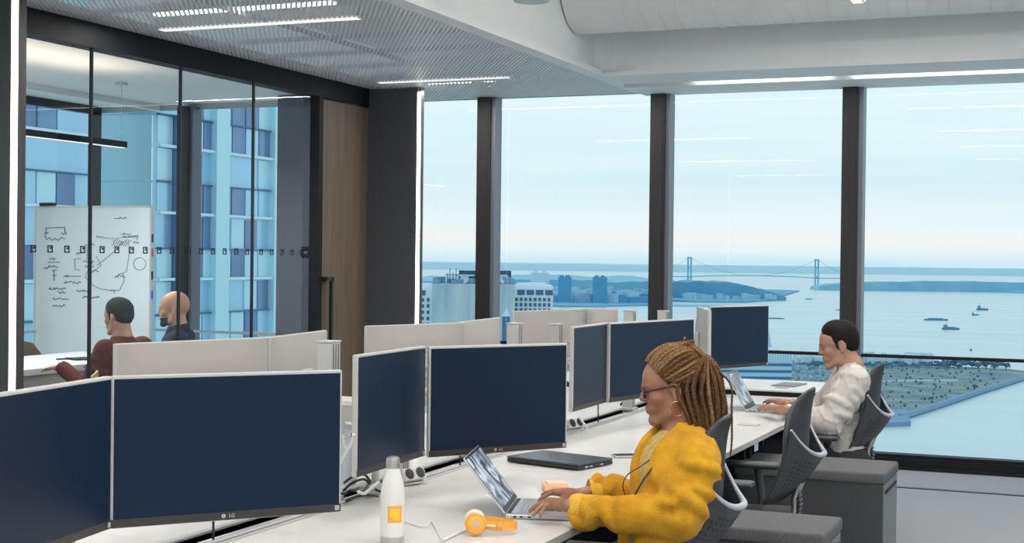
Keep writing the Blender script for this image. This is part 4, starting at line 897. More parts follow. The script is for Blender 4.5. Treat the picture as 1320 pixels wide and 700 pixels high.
# ================================================================== TASK CHAIRS
def make_chair(label, x, y, rz, dz=0.):
    t = thing('task_chair', label, 'chair', (x, y, 0), rz)
    def O(b, n, m, par=None, **k):
        par = par or t; me = b.mesh(n, m, k.get('smooth')); o = bpy.data.objects.new(n, me); COL.objects.link(o); o.parent = par; MW[o.name] = MW[t.name]; return o
    def poly(pts, v):
        v = max(0, min(.9999, v)) * (len(pts) - 1); i = int(v); f = v - i; p0, p1, p2, p3 = pts[max(i - 1, 0)], pts[i], pts[i + 1], pts[min(i + 2, len(pts) - 1)]
        return [.5 * (2 * p1[k] + (p2[k] - p0[k]) * f + (2 * p0[k] - 5 * p1[k] + 4 * p2[k] - p3[k]) * f * f + (3 * p1[k] - p0[k] - 3 * p2[k] + p3[k]) * f ** 3) for k in (0, 1)]
    Z = dz
    b = B()                                                         # seat
    def seat(u, v):
        a = (u - .5) * 2; xx = -.24 + .48 * v; wd = .235 * (1 - .18 * abs(2 * v - 1) ** 3); return (xx, a * wd, .455 + Z + .02 * a * a - .03 * max(0, v - .75) * 4 * .3 - .012 * sin(pi * v))
    b.sheet(seat, 12, 12, .05); O(b, 'seat', CHARD, smooth=50)
    SH = [(-.20, .555), (-.262, .605), (-.322, .675), (-.375, .755)]
    def shell(u, v):
        a = (u - .5) * 2; p = poly(SH, v); hw = .15 + .055 * v
        return (p[0] + (.05 + .05 * v) * a * a, a * hw, p[1] + Z + .115 * v * v * abs(a) ** 3.2)
    b = B(); b.sheet(shell, 20, 14, .010); back = O(b, 'back_shell', CHARC, smooth=50)
    b = B()
    for j in range(12):
        for i in range(18):
            u = .08 + .82 * i / 17; v = .16 + .66 * j / 11
            if j in (0, 11) and (i < 2 or i > 15): continue
            p = Vector(shell(u, v)); q = Vector(shell(u + .022, v)); r_ = Vector(shell(u, v + .036)); n = (q - p).cross(r_ - p).normalized(); 
            for sgn in (-1, 1): o = p + n * .0057 * sgn; b.add([o - (q - p) * .5, o + (q - p) * .5, o + (q - p) * .5 + (r_ - p) * .85, o - (q - p) * .5 + (r_ - p) * .85], [(0, 1, 2, 3)])
    so = O(b, 'perforation', BLACK, par=back); so['kind'] = 'stuff'
    rim = [Vector(shell(i / 24, 1.0)) for i in range(25)]
    b = B(); b.tube(rim, [.0055 + .006 * sin(pi * i / 24) ** 2 for i in range(25)], 10); O(b, 'back_rim', GREYL, smooth=60)
    PD_ = [(-.262, .64), (-.298, .74), (-.305, .85), (-.315, .95), (-.330, 1.02)]
    def pad(u, v):
        a = (u - .5) * 2; p = poly(PD_, v); hw = .165 + .02 * sin(pi * min(1, v * 1.2)) - .085 * max(0, v - .55) ** 1.3 * 2; k = .055 if v > .35 else .055
        return (p[0] + k * a * a, a * hw, p[1] + Z - .05 * abs(a) ** 3 * max(0, v - .6) / .4)
    b = B(); b.sheet(pad, 18, 20, .016); O(b, 'back_pad', CHARD, smooth=50)
    b = B()
    for sgn in (0, 1): b.tube([Vector(pad(sgn, k / 12)) for k in range(13)], .010, 8)
    b.tube([Vector(pad(k / 12, 1)) for k in range(13)], .008, 8); O(b, 'back_frame', CHARC, smooth=60)
    for k in (-.045, .045): b = B(); b.tube([(-.10, k, .425 + Z), (-.20, k, .43 + Z), (-.262, k, .49 + Z), (-.262, k, .575 + Z), (-.285, k, .64 + Z)], .011, 8); O(b, 'spine_bar', STEEL, smooth=60)
    b = B()
    for k in range(9): b.rbox((-.245 - .028 * sin(k / 8 * 2.4), 0, .45 + Z + .018 * k), (.03, .065, .011), .004, 1)
    O(b, 'bellows', CHARC)
    b = B(); b.rbox((-.02, 0, .405 + Z), (.22, .14, .055), .012); O(b, 'mechanism', BLACK)
    b = B(); b.cyl((0, 0, .09), (0, 0, .40 + Z), .024, 16); b.cyl((0, 0, .05), (0, 0, .26), .032, 16); O(b, 'gas_column', BLACK, smooth=50)
    for s in (-1, 1):
        arm = B(); arm.tube([(-.03, s * .12, .41 + Z), (-.05, s * .25, .42 + Z), (-.07, s * .285, .50 + Z), (-.05, s * .285, .635 + Z)], [.014, .016, .018, .018], 10); ao = O(arm, 'armrest_post', CHARC, smooth=60)
        pd = B(); pd.rbox((-.02, s * .28, .652 + Z), (.25, .075, .028), .013, 3); O(pd, 'armrest_pad', CHARC, smooth=50)
    for k in range(5):
        a = 2 * pi * k / 5 + .5; e = Vector((.31 * cos(a), .31 * sin(a), .075))
        b = B(); b.tube([(.03 * cos(a), .03 * sin(a), .105), (.17 * cos(a), .17 * sin(a), .10), tuple(e)], [.024, .019, .014], 8); lg = O(b, 'base_leg', CHARC, smooth=60)
        b = B()
        for q in (-.014, .014): c = e + Vector((-sin(a) * q, cos(a) * q, -.047)); d = Vector((-sin(a), cos(a), 0)) * .009; b.cyl(c - d, c + d, .027, 14)
        b.cyl(tuple(e), (e.x, e.y, .03), .008, 6); O(b, 'caster', BLACK, smooth=40)
    return t
make_chair('empty dark task chair between the two grey pedestals', -1.43, 5.86, pi + .03, 0)
make_chair('dark task chair the woman in yellow sits on', -1.365, 4.16, pi + .10, .055)
make_chair('dark task chair the man in the white shirt sits on', -1.385, 7.55, pi + .02, .0)

# ================================================================== THINGS ON THE DESKS
def screen_img(name, s=1.0, seed=0., strength=.9):
    m = bpy.data.materials.new(name); m.use_nodes = True; nt = m.node_tree; b = nt.nodes['Principled BSDF']; b.inputs['Base Color'].default_value = (.02, .02, .03, 1); b.inputs['Roughness'].default_value = .2
    t = N(nt, 'ShaderNodeTexCoord'); mp = N(nt, 'ShaderNodeMapping'); mp.inputs['Scale'].default_value = (s, s, s); mp.inputs['Location'].default_value = (seed, 0, 0); nt.links.new(t.outputs['Object'], mp.inputs[0])
    n = N(nt, 'ShaderNodeTexNoise'); n.inputs['Scale'].default_value = 9; n.inputs['Detail'].default_value = 7; n.inputs['Distortion'].default_value = 1.5; nt.links.new(mp.outputs[0], n.inputs[0])
    r = N(nt, 'ShaderNodeValToRGB'); e = r.color_ramp.elements; e[0].position = .40; e[0].color = (.05, .06, .08, 1); e[1].position = .62; e[1].color = (.78, .84, .92, 1); x = e.new(.5); x.color = (.32, .38, .46, 1)
    nt.links.new(n.outputs[0], r.inputs[0]); nt.links.new(r.outputs[0], b.inputs['Emission Color']); b.inputs['Emission Strength'].default_value = strength; return m
def laptop(label, hinge, adir, dep, wid, lean, m_scr, base=LAPT):
    a = Vector((adir[0], adir[1], 0)).normalized(); rz = atan2(a.y, a.x)                       # local x: from hinge to the user, local y: far side
    t = thing('laptop', label, 'laptop', (hinge[0], hinge[1], DT), rz)
    def O(b, n, m, par=None, **k):
        me = b.mesh(n, m, k.get('smooth')); o = bpy.data.objects.new(n, me); COL.objects.link(o); o.parent = par or t; MW[o.name] = MW[t.name]; return o
    b = B(); b.rbox((dep / 2, wid / 2, .008), (dep, wid, .014), .004, 2); bo = O(b, 'base', base)
    b = B(); b.bx(.005, dep - .003, .002, wid - .002, -.0 + .0005, .002); O(b, 'underside', BLACK)
    r0 = dep * .12
    kb = thing
    for j in range(5):
        for i in range(12):
            x = r0 + .017 * j; y = .02 + (wid - .04) * i / 12
            b = B(); b.box((x + .0075, y + (wid - .04) / 24, .0158), (.0145, (wid - .04) / 12 - .003, .0016)); o = O(b, 'key', KEYS, par=bo)
    b = B(); b.bx(dep * .62, dep * .94, wid * .34, wid * .66, .0152, .0157); O(b, 'trackpad', GREYL)
    b = B(); b.bx(.004, .016, .02, wid - .02, .0145, .0165); O(b, 'speaker_strip', BLACK)
    for k in (.03, .05, .075): b = B(); b.box((k, -.0003, .008), (.010, .001, .005)); O(b, 'port', BLACK)
    L = Matrix.Translation((0, 0, .014)) @ Matrix.Rotation(-lean, 4, 'Y')                         # lid: local z up, leaning to -x
    b = B(); b.rbox(L @ Vector((0, wid / 2, dep * .5)), (.006, wid, dep), .0025, 2, L); lid = O(b, 'lid', base)
    b = B(); b.box(L @ Vector((.0033, wid / 2, dep * .5)), (.0008, wid - .006, dep - .006), L); O(b, 'screen_bezel', BLACK, par=lid)
    b = B(); b.box(L @ Vector((.0040, wid / 2, dep * .52)), (.0008, wid - .022, dep - .028), L); O(b, 'display', m_scr, par=lid)
    return t
h = PZ(651, 669, .74); laptop('open silver laptop the woman in yellow is typing on', (h[0], h[1]), (.963, .27), .215, .31, radians(38), screen_img('mountain_picture', 1.2, 3.1, .85))
h = PZ(960, 531, .74); laptop('open silver laptop of the man in the white shirt', (h[0], h[1]), (.99, .06), .215, .31, radians(29), screen_img('striped_wallpaper', .8, 1.3, .5))
t = thing('closed_laptop', 'closed black laptop lying on the desk behind the woman laptop', 'laptop', (-1.965, 5.215, DT), radians(-16))
M = MW[t.name]
def OL(b, n, m, par, **k): return b.obj(n, m, par, world=False, **k)
b = B(); b.rbox((0, 0, .0105), (.345, .235, .015), .005, 2); OL(b, 'base', BLACK, t); b = B(); b.rbox((0, 0, .0225), (.345, .235, .008), .003, 2); OL(b, 'lid', NOTEB, t)
for sx in (-.14, .14):
    for sy in (-.09, .09): b = B(); b.cyl((sx, sy, 0), (sx, sy, .004), .008, 8); OL(b, 'foot', BLACK, t)
for k in (-.06, -.03, .04): b = B(); b.box((.1728, k, .010), (.001, .018, .006)); OL(b, 'port', GREYL, t)
p = PZ(812, 589, .74); t = thing('phone', 'small phone lying on the desk in front of the woman chest', 'phone', p, .6); b = B(); b.rbox((0, 0, .005), (.14, .07, .008), .003); OL(b, 'case', GREYL, t); b = B(); b.rbox((0, 0, .0095), (.13, .062, .001), .0004); OL(b, 'display', BLACK, t)
p = PZ(262 + 0, 690, .74)
p = PZ(965, 548, .74); b = B(); b.rbox((p[0], p[1], .7425), (.10, .07, .005), .002); solo(b, 'name_card', MONE, 'thin pale card lying on the desk in front of the man laptop', 'card', p)
p = PZ(972, 575, .69); t = thing('tag_label', 'small pale blue tag under the desk edge by the empty chair', 'tag', p); b = B(); b.rbox((-1.475, p[1], .685), (.004, .07, .035), .001); b.obj('plate', mat('pale_blue_tag', (.5, .6, .8), .5), t); b = B(); b.bx(-1.478, -1.472, p[1] - .01, p[1] + .01, .70, .716); b.obj('hanger', ALU, t)
# peach note pads
p = PZ(716, 630, .745); M = Matrix.Translation((p[0], p[1], DT)) @ Matrix.Rotation(.5, 4, 'Z')
t = thing('note_pads', 'peach coloured pad standing behind the woman hands', 'note pad', (p[0], p[1], DT)); b = B(); b.rbox(M @ Vector((0, 0, .012)), (.085, .085, .022), .002, 1, M); b.obj('pad', PEACH, t); b = B(); b.rbox(M @ Vector((.004, .004, .0255)), (.07, .07, .005), .001, 1, M); b.obj('top_sheet', mat('peach_sheet', (.88, .58, .40), .6), t)
# steel bottle
p = PZ(505.5, 702, .74); t = thing('steel_bottle', 'white insulated bottle with steel cap and orange square, at the front of the desk', 'bottle', p); 
b = B(); b.lathe([(.0315, 0), (.033, .004), (.033, .026)], 40); OL(b, 'steel_base', STEEL, t, smooth=40)
b = B(); b.lathe([(.0333, .026), (.0336, .03), (.0336, .135), (.0325, .155), (.0285, .178), (.0225, .197), (.0195, .210), (.019, .2135)], 40); OL(b, 'bottle_body', BOTW, t, smooth=40)
b = B(); b.lathe([(.0185, .213), (.0195, .2145), (.0195, .236), (.0175, .2435), (.010, .2465), (.002, .247)], 40); OL(b, 'cap', STEEL, t, smooth=40)
va = atan2(-p[1], -p[0])
def patch(z0, z1, a0, a1, r):
    b = B(); n = 8; vs = [(r * cos(va + a0 + (a1 - a0) * i / n), r * sin(va + a0 + (a1 - a0) * i / n), z) for z in (z0, z1) for i in range(n + 1)]; b.add(vs, [(i, i + 1, n + 2 + i, n + 1 + i) for i in range(n)]); return b
sh = .22
OL(patch(.066, .113, -.62 + sh, .62 + sh, .0338), 'orange_square', ORANGL, t); OL(patch(.0735, .105, -.40 + sh, .40 + sh, .0340), 'yellow_square', YELQ, t); OL(patch(.0735, .083, -.40 + sh, -.08 + sh, .0342), 'orange_corner', ORANGL, t)
OL(patch(.0845, .087, -.2 + sh, -.05 + sh, .0342), 'mark_line', ORANGL, t)
# headphones
p = PZ(613, 690, .74); t = thing('headphones', 'orange and white headphones lying on the desk in front of the laptop', 'headphones', p)
v = Vector((-p[0], -p[1], 0)).normalized(); rr = Vector((-v.y, v.x, 0))                     # toward viewer / to the right of the picture
Mh = Matrix(((rr.x, v.x, 0, p[0]), (rr.y, v.y, 0, p[1]), (0, 0, 1, DT), (0, 0, 0, 1)))      # local x: right, y: to the viewer, z: up
def HO(b, n, m, **k): return b.obj(n, m, t, smooth=k.get('smooth', 45))
tl = Matrix.Rotation(radians(-78), 4, 'X')
def cup(cx, cy, yaw):
    Mc = Mh @ Matrix.Translation((cx, cy, .032)) @ Matrix.Rotation(yaw, 4, 'Z') @ tl
    HO(B().lathe([(.022, -.004), (.029, -.002), (.0315, .004), (.0315, .010)], 36, Mc), 'ear_cushion', BOTW)
    HO(B().lathe([(.030, .010), (.0315, .012), (.0300, .020), (.0255, .0225), (.0245, .0215)], 36, Mc), 'ear_cup', ORANGE)
    HO(B().lathe([(.0235, .021), (.022, .0225), (.0115, .0228), (.011, .022), (.001, .022)], 36, Mc), 'cup_disc', ORANGL)
    HO(B().lathe([(.0105, .022), (.0105, .0232), (.001, .0236)], 24, Mc), 'cup_badge', mat('badge_grey', (.55, .42, .30), .4))
cup(0, 0, .0); cup(-.004, -.052, pi)
band = [Mh @ Vector(q) for q in ((.028, -.002, .030), (.055, .004, .027), (.085, .002, .026), (.108, -.008, .026), (.118, -.026, .026), (.108, -.044, .027), (.085, -.054, .028), (.055, -.056, .030), (.022, -.052, .034))]
b = B(); k = len(band); vs = []
for i, q in enumerate(band):
    d = (band[min(i + 1, k - 1)] - band[max(i - 1, 0)]); d.z = 0; d.normalize(); n = Vector((-d.y, d.x, 0)); hh = .0125
    vs += [q + n * .003 + Vector((0, 0, hh)), q - n * .003 + Vector((0, 0, hh)), q - n * .003 - Vector((0, 0, hh)), q + n * .003 - Vector((0, 0, hh))]
fs = [(i * 4 + j, i * 4 + (j + 1) % 4, (i + 1) * 4 + (j + 1) % 4, (i + 1) * 4 + j) for i in range(k - 1) for j in range(4)] + [(0, 1, 2, 3), (4 * k - 4, 4 * k - 3, 4 * k - 2, 4 * k - 1)]
b.add(vs, fs); HO(b, 'headband', ORANGL)
b = B(); b.tube([Mh @ Vector((.028, .006, .030)), Mh @ Vector((.058, .009, .028))], .0035, 8); HO(b, 'slider', BOTW)
b = B(); b.rbox(Mh @ Vector((.068, .0095, .027)), (.020, .004, .018), .001, 1, Mh); HO(b, 'hinge_plate', mat('hinge_orange', (.75, .33, .08), .4))
zc = 100.7432
o = cable('thin white headphone cord on the desk from the bottle to the orange headphones', [(520, 671, zc), (535, 677, zc), (550, 679, zc), (556, 672, zc), (561, 680, zc), (566, 690, zc), (571, 697, zc)], .0022, CABW)
o = cable('thick white plug end of the headphone cord on the desk', [(570, 697, zc + .002), (580, 692, zc + .002), (592, 686, zc + .003), (600, 683, zc + .004)], .0048, CABW)

# ================================================================== MEETING ROOM
t = thing('meeting_table', 'long white meeting table behind the glass at the left', 'table', (-7.33, 8.1, 0))
b = B(); b.rbox((-7.33, 8.1, .715), (.90, 2.7, .05), .006); b.obj('table_top', TABLEW, t); b = B(); b.rbox((-7.33, 8.1, .64), (.82, 2.6, .10), .006); b.obj('apron', ALUM, t)
for yy in (7.2, 9.0): b = B(); b.rbox((-7.33, yy, .30), (.5, .08, .60), .005); b.obj('leg', DARK, t)
t = thing('whiteboard', 'mobile whiteboard covered in faint marker sketches behind the glass', 'whiteboard', (-8.3, 10.2, 0))
WY = 10.2
def wb(px, py): return Vector(tuple(on(1, WY - .018, px, py)))
c0, c1 = wb(45.5, 268.5), wb(194, 269.5)
b = B(); b.rbox(((c0.x + c1.x) / 2, WY, 1.22), (c1.x - c0.x, .03, 1.48), .004); b.obj('board', WHITEB, t)
b = B()
for xx in (c0.x - .005, c1.x + .005): b.bx(xx - .01, xx + .01, WY - .02, WY + .02, .45, 1.97)
b.bx(c0.x, c1.x, WY - .02, WY + .02, 1.955, 1.97); b.bx(c0.x, c1.x, WY - .03, WY + .02, .46, .48); b.obj('frame', ALU, t)
for xx in (c0.x + .1, c1.x - .1): b = B(); b.bx(xx - .02, xx + .02, WY - .02, WY + .02, .05, .46); b.bx(xx - .02, xx + .02, WY - .25, WY + .25, .02, .05); b.obj('stand', ALU, t)
e0 = wb(60, 265); b = B(); b.rbox((e0.x, WY, 1.985), (.15, .06, .03), .005); solo(b, 'board_eraser', BLACK, 'black eraser on top of the whiteboard at its left corner', 'eraser', (e0.x, WY, 1.97))
for i, (y, c, lab) in enumerate(((302, BLACK, 'highest'), (320, mat('marker_red', (.5, .06, .05), .5), 'second'), (350, BLACK, 'middle'), (375, mat('marker_blue', (.05, .12, .5), .5), 'lowest'))):
    q = wb(197, y); b = B(); b.cyl((c1.x + .023, q.y, q.z), (c1.x + .023, q.y, q.z - .07), .009, 8); solo(b, 'marker_pen', c, '%s marker pen clipped to the right edge of the whiteboard' % lab, 'pen', q)
def ink(name, strokes, m=INK, r=.0035):
    b = B()
    for s_ in strokes: b.tube([wb(*q) for q in s_], r, 4)
    return b.obj(name, m, t)
rw = random.Random(5)
def word(x, y, wpx, h=2.6):
    n = max(3, int(wpx / 1.3)); return [(x + wpx * i / n, y + rw.uniform(-h, h) * .6) for i in range(n + 1)]
ink('heading', [word(147, 281, 16, 2)], INK)
ink('sketch_box', [[(59, 294), (83, 293)], word(57, 301, 5), word(79, 301, 7), [(58, 303), (60, 309), (64, 306), (67, 310), (71, 307), (75, 310), (79, 306), (84, 308)], [(60, 293), (59, 301)], [(83, 293), (84, 300)]])
ink('notes_left', [word(64, 334, 8), [(61, 338), (77, 338)], word(61, 343, 14), word(67, 349, 6), word(56, 346, 6), word(68, 355, 5), [(69, 349), (70, 362)], word(82, 356, 6), [(86, 356), (104, 356)], word(82, 364, 22, 3)])
ink('bullet_notes', [word(63, 372, 22), word(74, 377, 10), word(98, 375, 18), word(106, 383, 22), word(68, 385, 20), word(68, 394, 16)])
ink('web_sketch', [word(124, 305, 8), word(156, 301, 12), word(158, 305, 20), word(172, 313, 7), word(98, 327, 10), word(107, 338, 14, 3), word(109, 344, 12, 3), word(113, 349, 14, 3), word(148, 356, 13, 4), word(142, 375, 6, 4), word(110, 315, 12)])
ink('sketch_lines', [[(132, 306), (146, 308), (163, 305), (178, 303), (176, 310)], [(96, 334), (97, 348), (103, 348)], [(96, 334), (104, 333)], [(112, 318), (112, 336)], [(124, 330), (130, 342), (118, 352)], [(145, 311), (152, 309), (158, 312), (164, 309), (170, 311)], [(125, 342), (140, 330), (150, 322), (158, 312)], [(166, 312), (166, 330), (163, 350), (152, 354)], [(112, 350), (110, 358), (118, 366), (128, 372), (142, 374), (154, 374), (160, 362), (158, 352)]] + [[(148 + 3 * k, 311), (144 + 3 * k, 317)] for k in range(7)], INKL)
ink('sketch_circle', [[(180 + 8 * cos(a), 340 + 8 * sin(a)) for a in [2 * pi * k / 20 for k in range(21)]]], INKL)
t = thing('linear_pendant', 'long black linear pendant lamp hanging above the meeting table', 'ceiling light', (-7.5, 8.2, 2.43))
b = B(); b.bx(-7.525, -7.475, 6.6, 9.62, 2.425, 2.475); b.obj('lamp_body', DARK, t); b = B(); b.bx(-7.52, -7.48, 6.62, 9.60, 2.420, 2.425); b.obj('lens', LEDS, t)
for yy in (7.0, 9.57): b = B(); b.cyl((-7.5, yy, 2.475), (-7.5, yy, 2.955), .003, 6); b.obj('wire', ALU, t)
b = B(); b.lathe([(.05, 2.935), (.05, 2.955)], 16, Matrix.Translation((-7.5, 9.57, 0))); b.obj('canopy', ALU, t)
b = B(); q = PZ(110, 463, .742); M = Matrix.Translation((q[0], q[1], .74)) @ Matrix.Rotation(1.2, 4, 'Z'); b.rbox(M @ Vector((0, 0, .008)), (.24, .17, .014), .003, 1, M); solo(b, 'tablet', BLACK, 'flat black tablet lying on the meeting table', 'tablet', q)
b = B(); q = PZ(91, 463, .742); b.tube([(q[0] - .05, q[1] - .1, .745), (q[0], q[1], .747), (q[0] + .08, q[1] + .06, .745)], .006, 6); solo(b, 'glasses_case' if 0 else 'pen', BLACK, 'black pen beside the tablet on the meeting table', 'pen', q)
t = thing('paper_cup', 'white paper cup on the meeting table beside the man in maroon', 'cup', (-6.98, 8.35, .74)); q = PZ(119, 466, .74); b = B(); b.lathe([(.030, 0), (.042, .11), (.039, .11), (.028, .004)], 20, Matrix.Translation(q)); b.obj('cup_wall', CABW, t, smooth=40)
# chairs of the meeting room
def shell_chair(label, x, y, rz, m=WOODY):
    t = thing('wooden_chair', label, 'chair', (x, y, 0), rz)
    def f(u, v):
        a = (u - .5) * 2 * 1.25; return (-.25 * cos(a) * (1 + .12 * v) + .02, .25 * sin(a), .46 + v * (.36 - .10 * abs(u - .5) * 2))
    b = B(); b.sheet(f, 18, 6, .012); OL(b, 'backrest', m, t, smooth=50)
    b = B(); b.lathe([(.02, .44), (.22, .44), (.235, .455), (.22, .47), (.02, .465)], 24); OL(b, 'seat', m, t, smooth=40)
    for k in range(4): a = pi / 4 + pi / 2 * k; b = B(); b.cyl((.14 * cos(a), .14 * sin(a), .44), (.23 * cos(a), .23 * sin(a), 0), .013, 8); OL(b, 'leg', DARK, t)
    return t
q = PZ(141, 472, .80)
shell_chair('pale wooden shell chair of the man in maroon', -6.18, 7.95, pi + .25)
shell_chair('wooden shell chair of the man in the navy jacket', -6.35, 8.72, pi)
shell_chair('pale wooden shell chair at the lower left behind the glass', -6.0, 7.03, pi + .5)
t = thing('brown_chair', 'dark brown chair back behind the meeting table at the far left', 'chair', (-8.05, 9.0, 0)); q = PZ(46, 455, .8)
a, c = on(0, -8.05, 34, 442), on(0, -8.05, 48, 457); b = B(); b.add([(-8.05, a[1] - .25, .5), (-8.05, c[1] + .02, .5), (-8.05, c[1] + .02, c[2]), (-8.05, a[1] + .04, a[2]), (-8.05, a[1] - .25, a[2] + .05)] + [(-8.02, a[1] - .25, .5), (-8.02, c[1] + .02, .5), (-8.02, c[1] + .02, c[2]), (-8.02, a[1] + .04, a[2]), (-8.02, a[1] - .25, a[2] + .05)], [(0, 1, 2, 3, 4), (9, 8, 7, 6, 5), (0, 1, 6, 5), (1, 2, 7, 6), (2, 3, 8, 7), (3, 4, 9, 8)]); b.obj('backrest', WOODB, t)
b = B(); b.rbox((-8.2, a[1] - .1, .46), (.4, .4, .04), .01); b.obj('seat', WOODB, t)
for sx in (-.17, .17):
    for sy in (-.17, .17): b = B(); b.cyl((-8.2 + sx, a[1] - .1 + sy, 0), (-8.2 + sx, a[1] - .1 + sy, .45), .014, 8); b.obj('leg', WOODB, t)
# ================================================================== PEOPLE
def hframe(origin, F, pitch, scale, tilt=0):
    F = Vector(F).normalized(); U0 = Vector((0, 0, 1)); L = U0.cross(F).normalized()
    f = (F * cos(pitch) - U0 * sin(pitch)).normalized(); u = f.cross(L).normalized(); u = u if u.z > 0 else -u
    R = np.array([[f.x, L.x, u.x], [f.y, L.y, u.y], [f.z, L.z, u.z]]); o = np.array(origin, float)
    return R, (lambda p: o + scale * (R @ np.array(p, float))), scale
def add_head(S, H, male=False, beard=False):
    R, T, s = H
    def E(c, r, k=.012, op='add', rot=None): S.ell(T(c), np.array(r) * s, k * s, R if rot is None else R @ rot, op)
    def C(a, b, ra, rb, k=.010, op='add'): S.cone(T(a), T(b), ra * s, rb * s, k * s, op)
    E((-.014, 0, .036), (.098, .077, .090)); E((.030, 0, .030), (.062, .066, .068), .02); E((.024, 0, -.030), (.062, .056, .072), .02)
    jw = .050 if male else .045
    for y in (-1, 1):
        C((.002, y * .055, -.045), (.018, y * jw, -.078), .020, .018, .016); C((.018, y * jw, -.078), (.072, y * .012, -.098), .017, .016, .016)
        E((.058, y * .040, -.020), (.024, .020, .020), .018); C((.074, y * .040, .022), (.090, y * .010, .020), .010, .010, .012)
    C((.074, -.008, -.096), (.074, .008, -.096), .0165, .0165, .014)
    for y in (-1, 1): C((.0935, y * .031, .0030), (.118, y * .034, .0030), .0110, .016, .009, 'sub')
    C((.088, 0, .016), (.1035, 0, -.018), .0085, .0105, .010); 
    for y in (-1, 1): C((.096, y * .009, -.024), (.092, y * .013, -.024), .0080, .0075, .006); C((.100, y * .007, -.034), (.099, y * .007, -.029), .003, .0028, .002, 'sub')
    C((.076, -.016, -.056), (.076, .016, -.056), .019, .019, .016)
    C((.084, -.019, -.0550), (.0925, 0, -.0525), .0040, .0062, .006); C((.0925, 0, -.0525), (.084, .019, -.0550), .0062, .0040, .006)
    C((.084, -.016, -.0650), (.0905, 0, -.0655), .0045, .0072, .006); C((.0905, 0, -.0655), (.084, .016, -.0650), .0072, .0045, .006)
    C((.092, -.018, -.0595), (.0990, 0, -.0590), .0008, .0012, .002, 'sub'); C((.0990, 0, -.0590), (.092, .018, -.0595), .0012, .0008, .002, 'sub')
    C((.078, -.006, -.097), (.078, .006, -.097), .0150, .0150, .014)
    for y in (-1, 1):
        rot = np.array(Euler((0, 0, y * -.45)).to_matrix())
        E((-.010, y * .080, -.004), (.019, .0075, .031), .006, rot=rot); E((-.004, y * .0865, .002), (.010, .006, .016), .004, 'sub', rot); E((-.006, y * .081, -.029), (.009, .007, .010), .005)
        # eyelids
        C((.0800, y * .019, .0078), (.0780, y * .044, .0070), .0042, .0036, .003); C((.0785, y * .021, -.0045), (.0765, y * .042, -.0040), .0036, .003, .003)
def eyes(parent, H):
    R, T, s = H
    for y in (-1, 1):
        b = B(); b.ball(T((.0700, y * .0310, .0018)), .0120 * s, 16); e = b.obj('eyeball', EYEW, parent, smooth=60)
        b = B(); c = T((.0808, y * .0312, .0002)); b.ball(c, (.0025 * s, .0052 * s, .0052 * s), 12, Matrix([list(r) for r in R]).to_4x4()); b.obj('iris', HAIRD, e, smooth=60)
def hand(S, wrist, knuck, tips, up, side, s=1.0, thumb=None):
    """palm from wrist to knuckle centre; tips: four fingertip points; up: back of hand; side: toward the little finger"""
    w = np.array(wrist, float); kc = np.array(knuck, float); up = np.array(up, float); side = np.array(side, float); side /= np.linalg.norm(side)
    ks = [kc + side * o + up * h for o, h in zip((-.029, -.0095, .010, .028), (0, .003, .001, -.004))]
    ks = [kc + (k - kc) * s for k in ks]
    for k in ks: S.cone(w, k, .016 * s, .0100 * s, .010)
    S.cone(w + (kc - w) * .45 - up * .004, w + (kc - w) * .75 - up * .004, .020 * s, .017 * s, .012)
    rad = (.0082, .0086, .0080, .0070)
    for k, t, r in zip(ks, tips, rad):
        t = np.array(t, float); d = t - k; L = np.linalg.norm(d); lift = up * max(.006, .30 * (.080 * s - L * .75))
        p1 = k + d * .42 + lift; p2 = k + d * .78 + lift * .70
        S.cone(k, p1, .0098 * s, r * s, .004); S.cone(p1, p2, r * s, r * .93 * s, .003); S.cone(p2, t, r * .93 * s, r * .78 * s, .003)
    if thumb is not None:
        a, m_, t = [np.array(q, float) for q in thumb]; S.cone(a, m_, .0145 * s, .0108 * s, .010); S.cone(m_, t, .0108 * s, .0085 * s, .003)
def smoothnoise(sc, seed=0):
    r = np.random.RandomState(seed); ks = r.normal(0, 1, (6, 3)) * sc; ph = r.uniform(0, 6.28, 6)
    return lambda X, Y, Z: sum(np.sin(k[0] * X + k[1] * Y + k[2] * Z + p) for k, p in zip(ks, ph)) / 6
def spheres_bbox(pts, pad): P = np.array(pts); return P.min(0) - pad, P.max(0) + pad

# ------------------------------------------------------------------ woman in yellow
D0 = 4.31
def W(px, py, dz=0.): return PD(px, py, D0 + dz)
t = thing('person', 'woman with golden braids, glasses and a yellow cardigan typing on a laptop', 'person', (-1.25, 4.15, 0), pi); wm = t
view = np.array([_fw[0], _fw[1], 0]); view /= np.linalg.norm(view); F = Vector((-.950, -.311, 0)); Fv = np.array([F.x, F.y, 0]); Uz = np.array([0, 0, 1.]); Lw = np.cross(Uz, Fv)
H = hframe(W(866, 500), F, radians(11), .905)
R, T, hs = H
neck = W(884, 553); pel = W(856, 742); chest = W(879, 628); waist = W(868, 690)
shN, shF = W(899, 596, -.165), W(874, 590, .165); elN, wrN = W(876, 668, -.20), W(745, 655, -.06); elF, wrF = W(848, 645, .22), W(765, 634, .19)
S = SDF(np.array([-2.0, 3.78, .35]), np.array([-.88, 4.68, 1.36]), .0038)
add_head(S, H)
S.cone(T((-.020, 0, -.055)), neck + np.array([0, 0, -.01]), .053, .056, .02); S.cone(neck, neck - Uz * .05 + Fv * .0, .056, .07, .03)
S.ell(chest + Uz * .06, (.10, .15, .13), .03, np.array([Fv, Lw, Uz]).T); S.ell(waist, (.10, .14, .14), .04, np.array([Fv, Lw, Uz]).T); S.ell(pel, (.12, .16, .09), .04, np.array([Fv, Lw, Uz]).T)
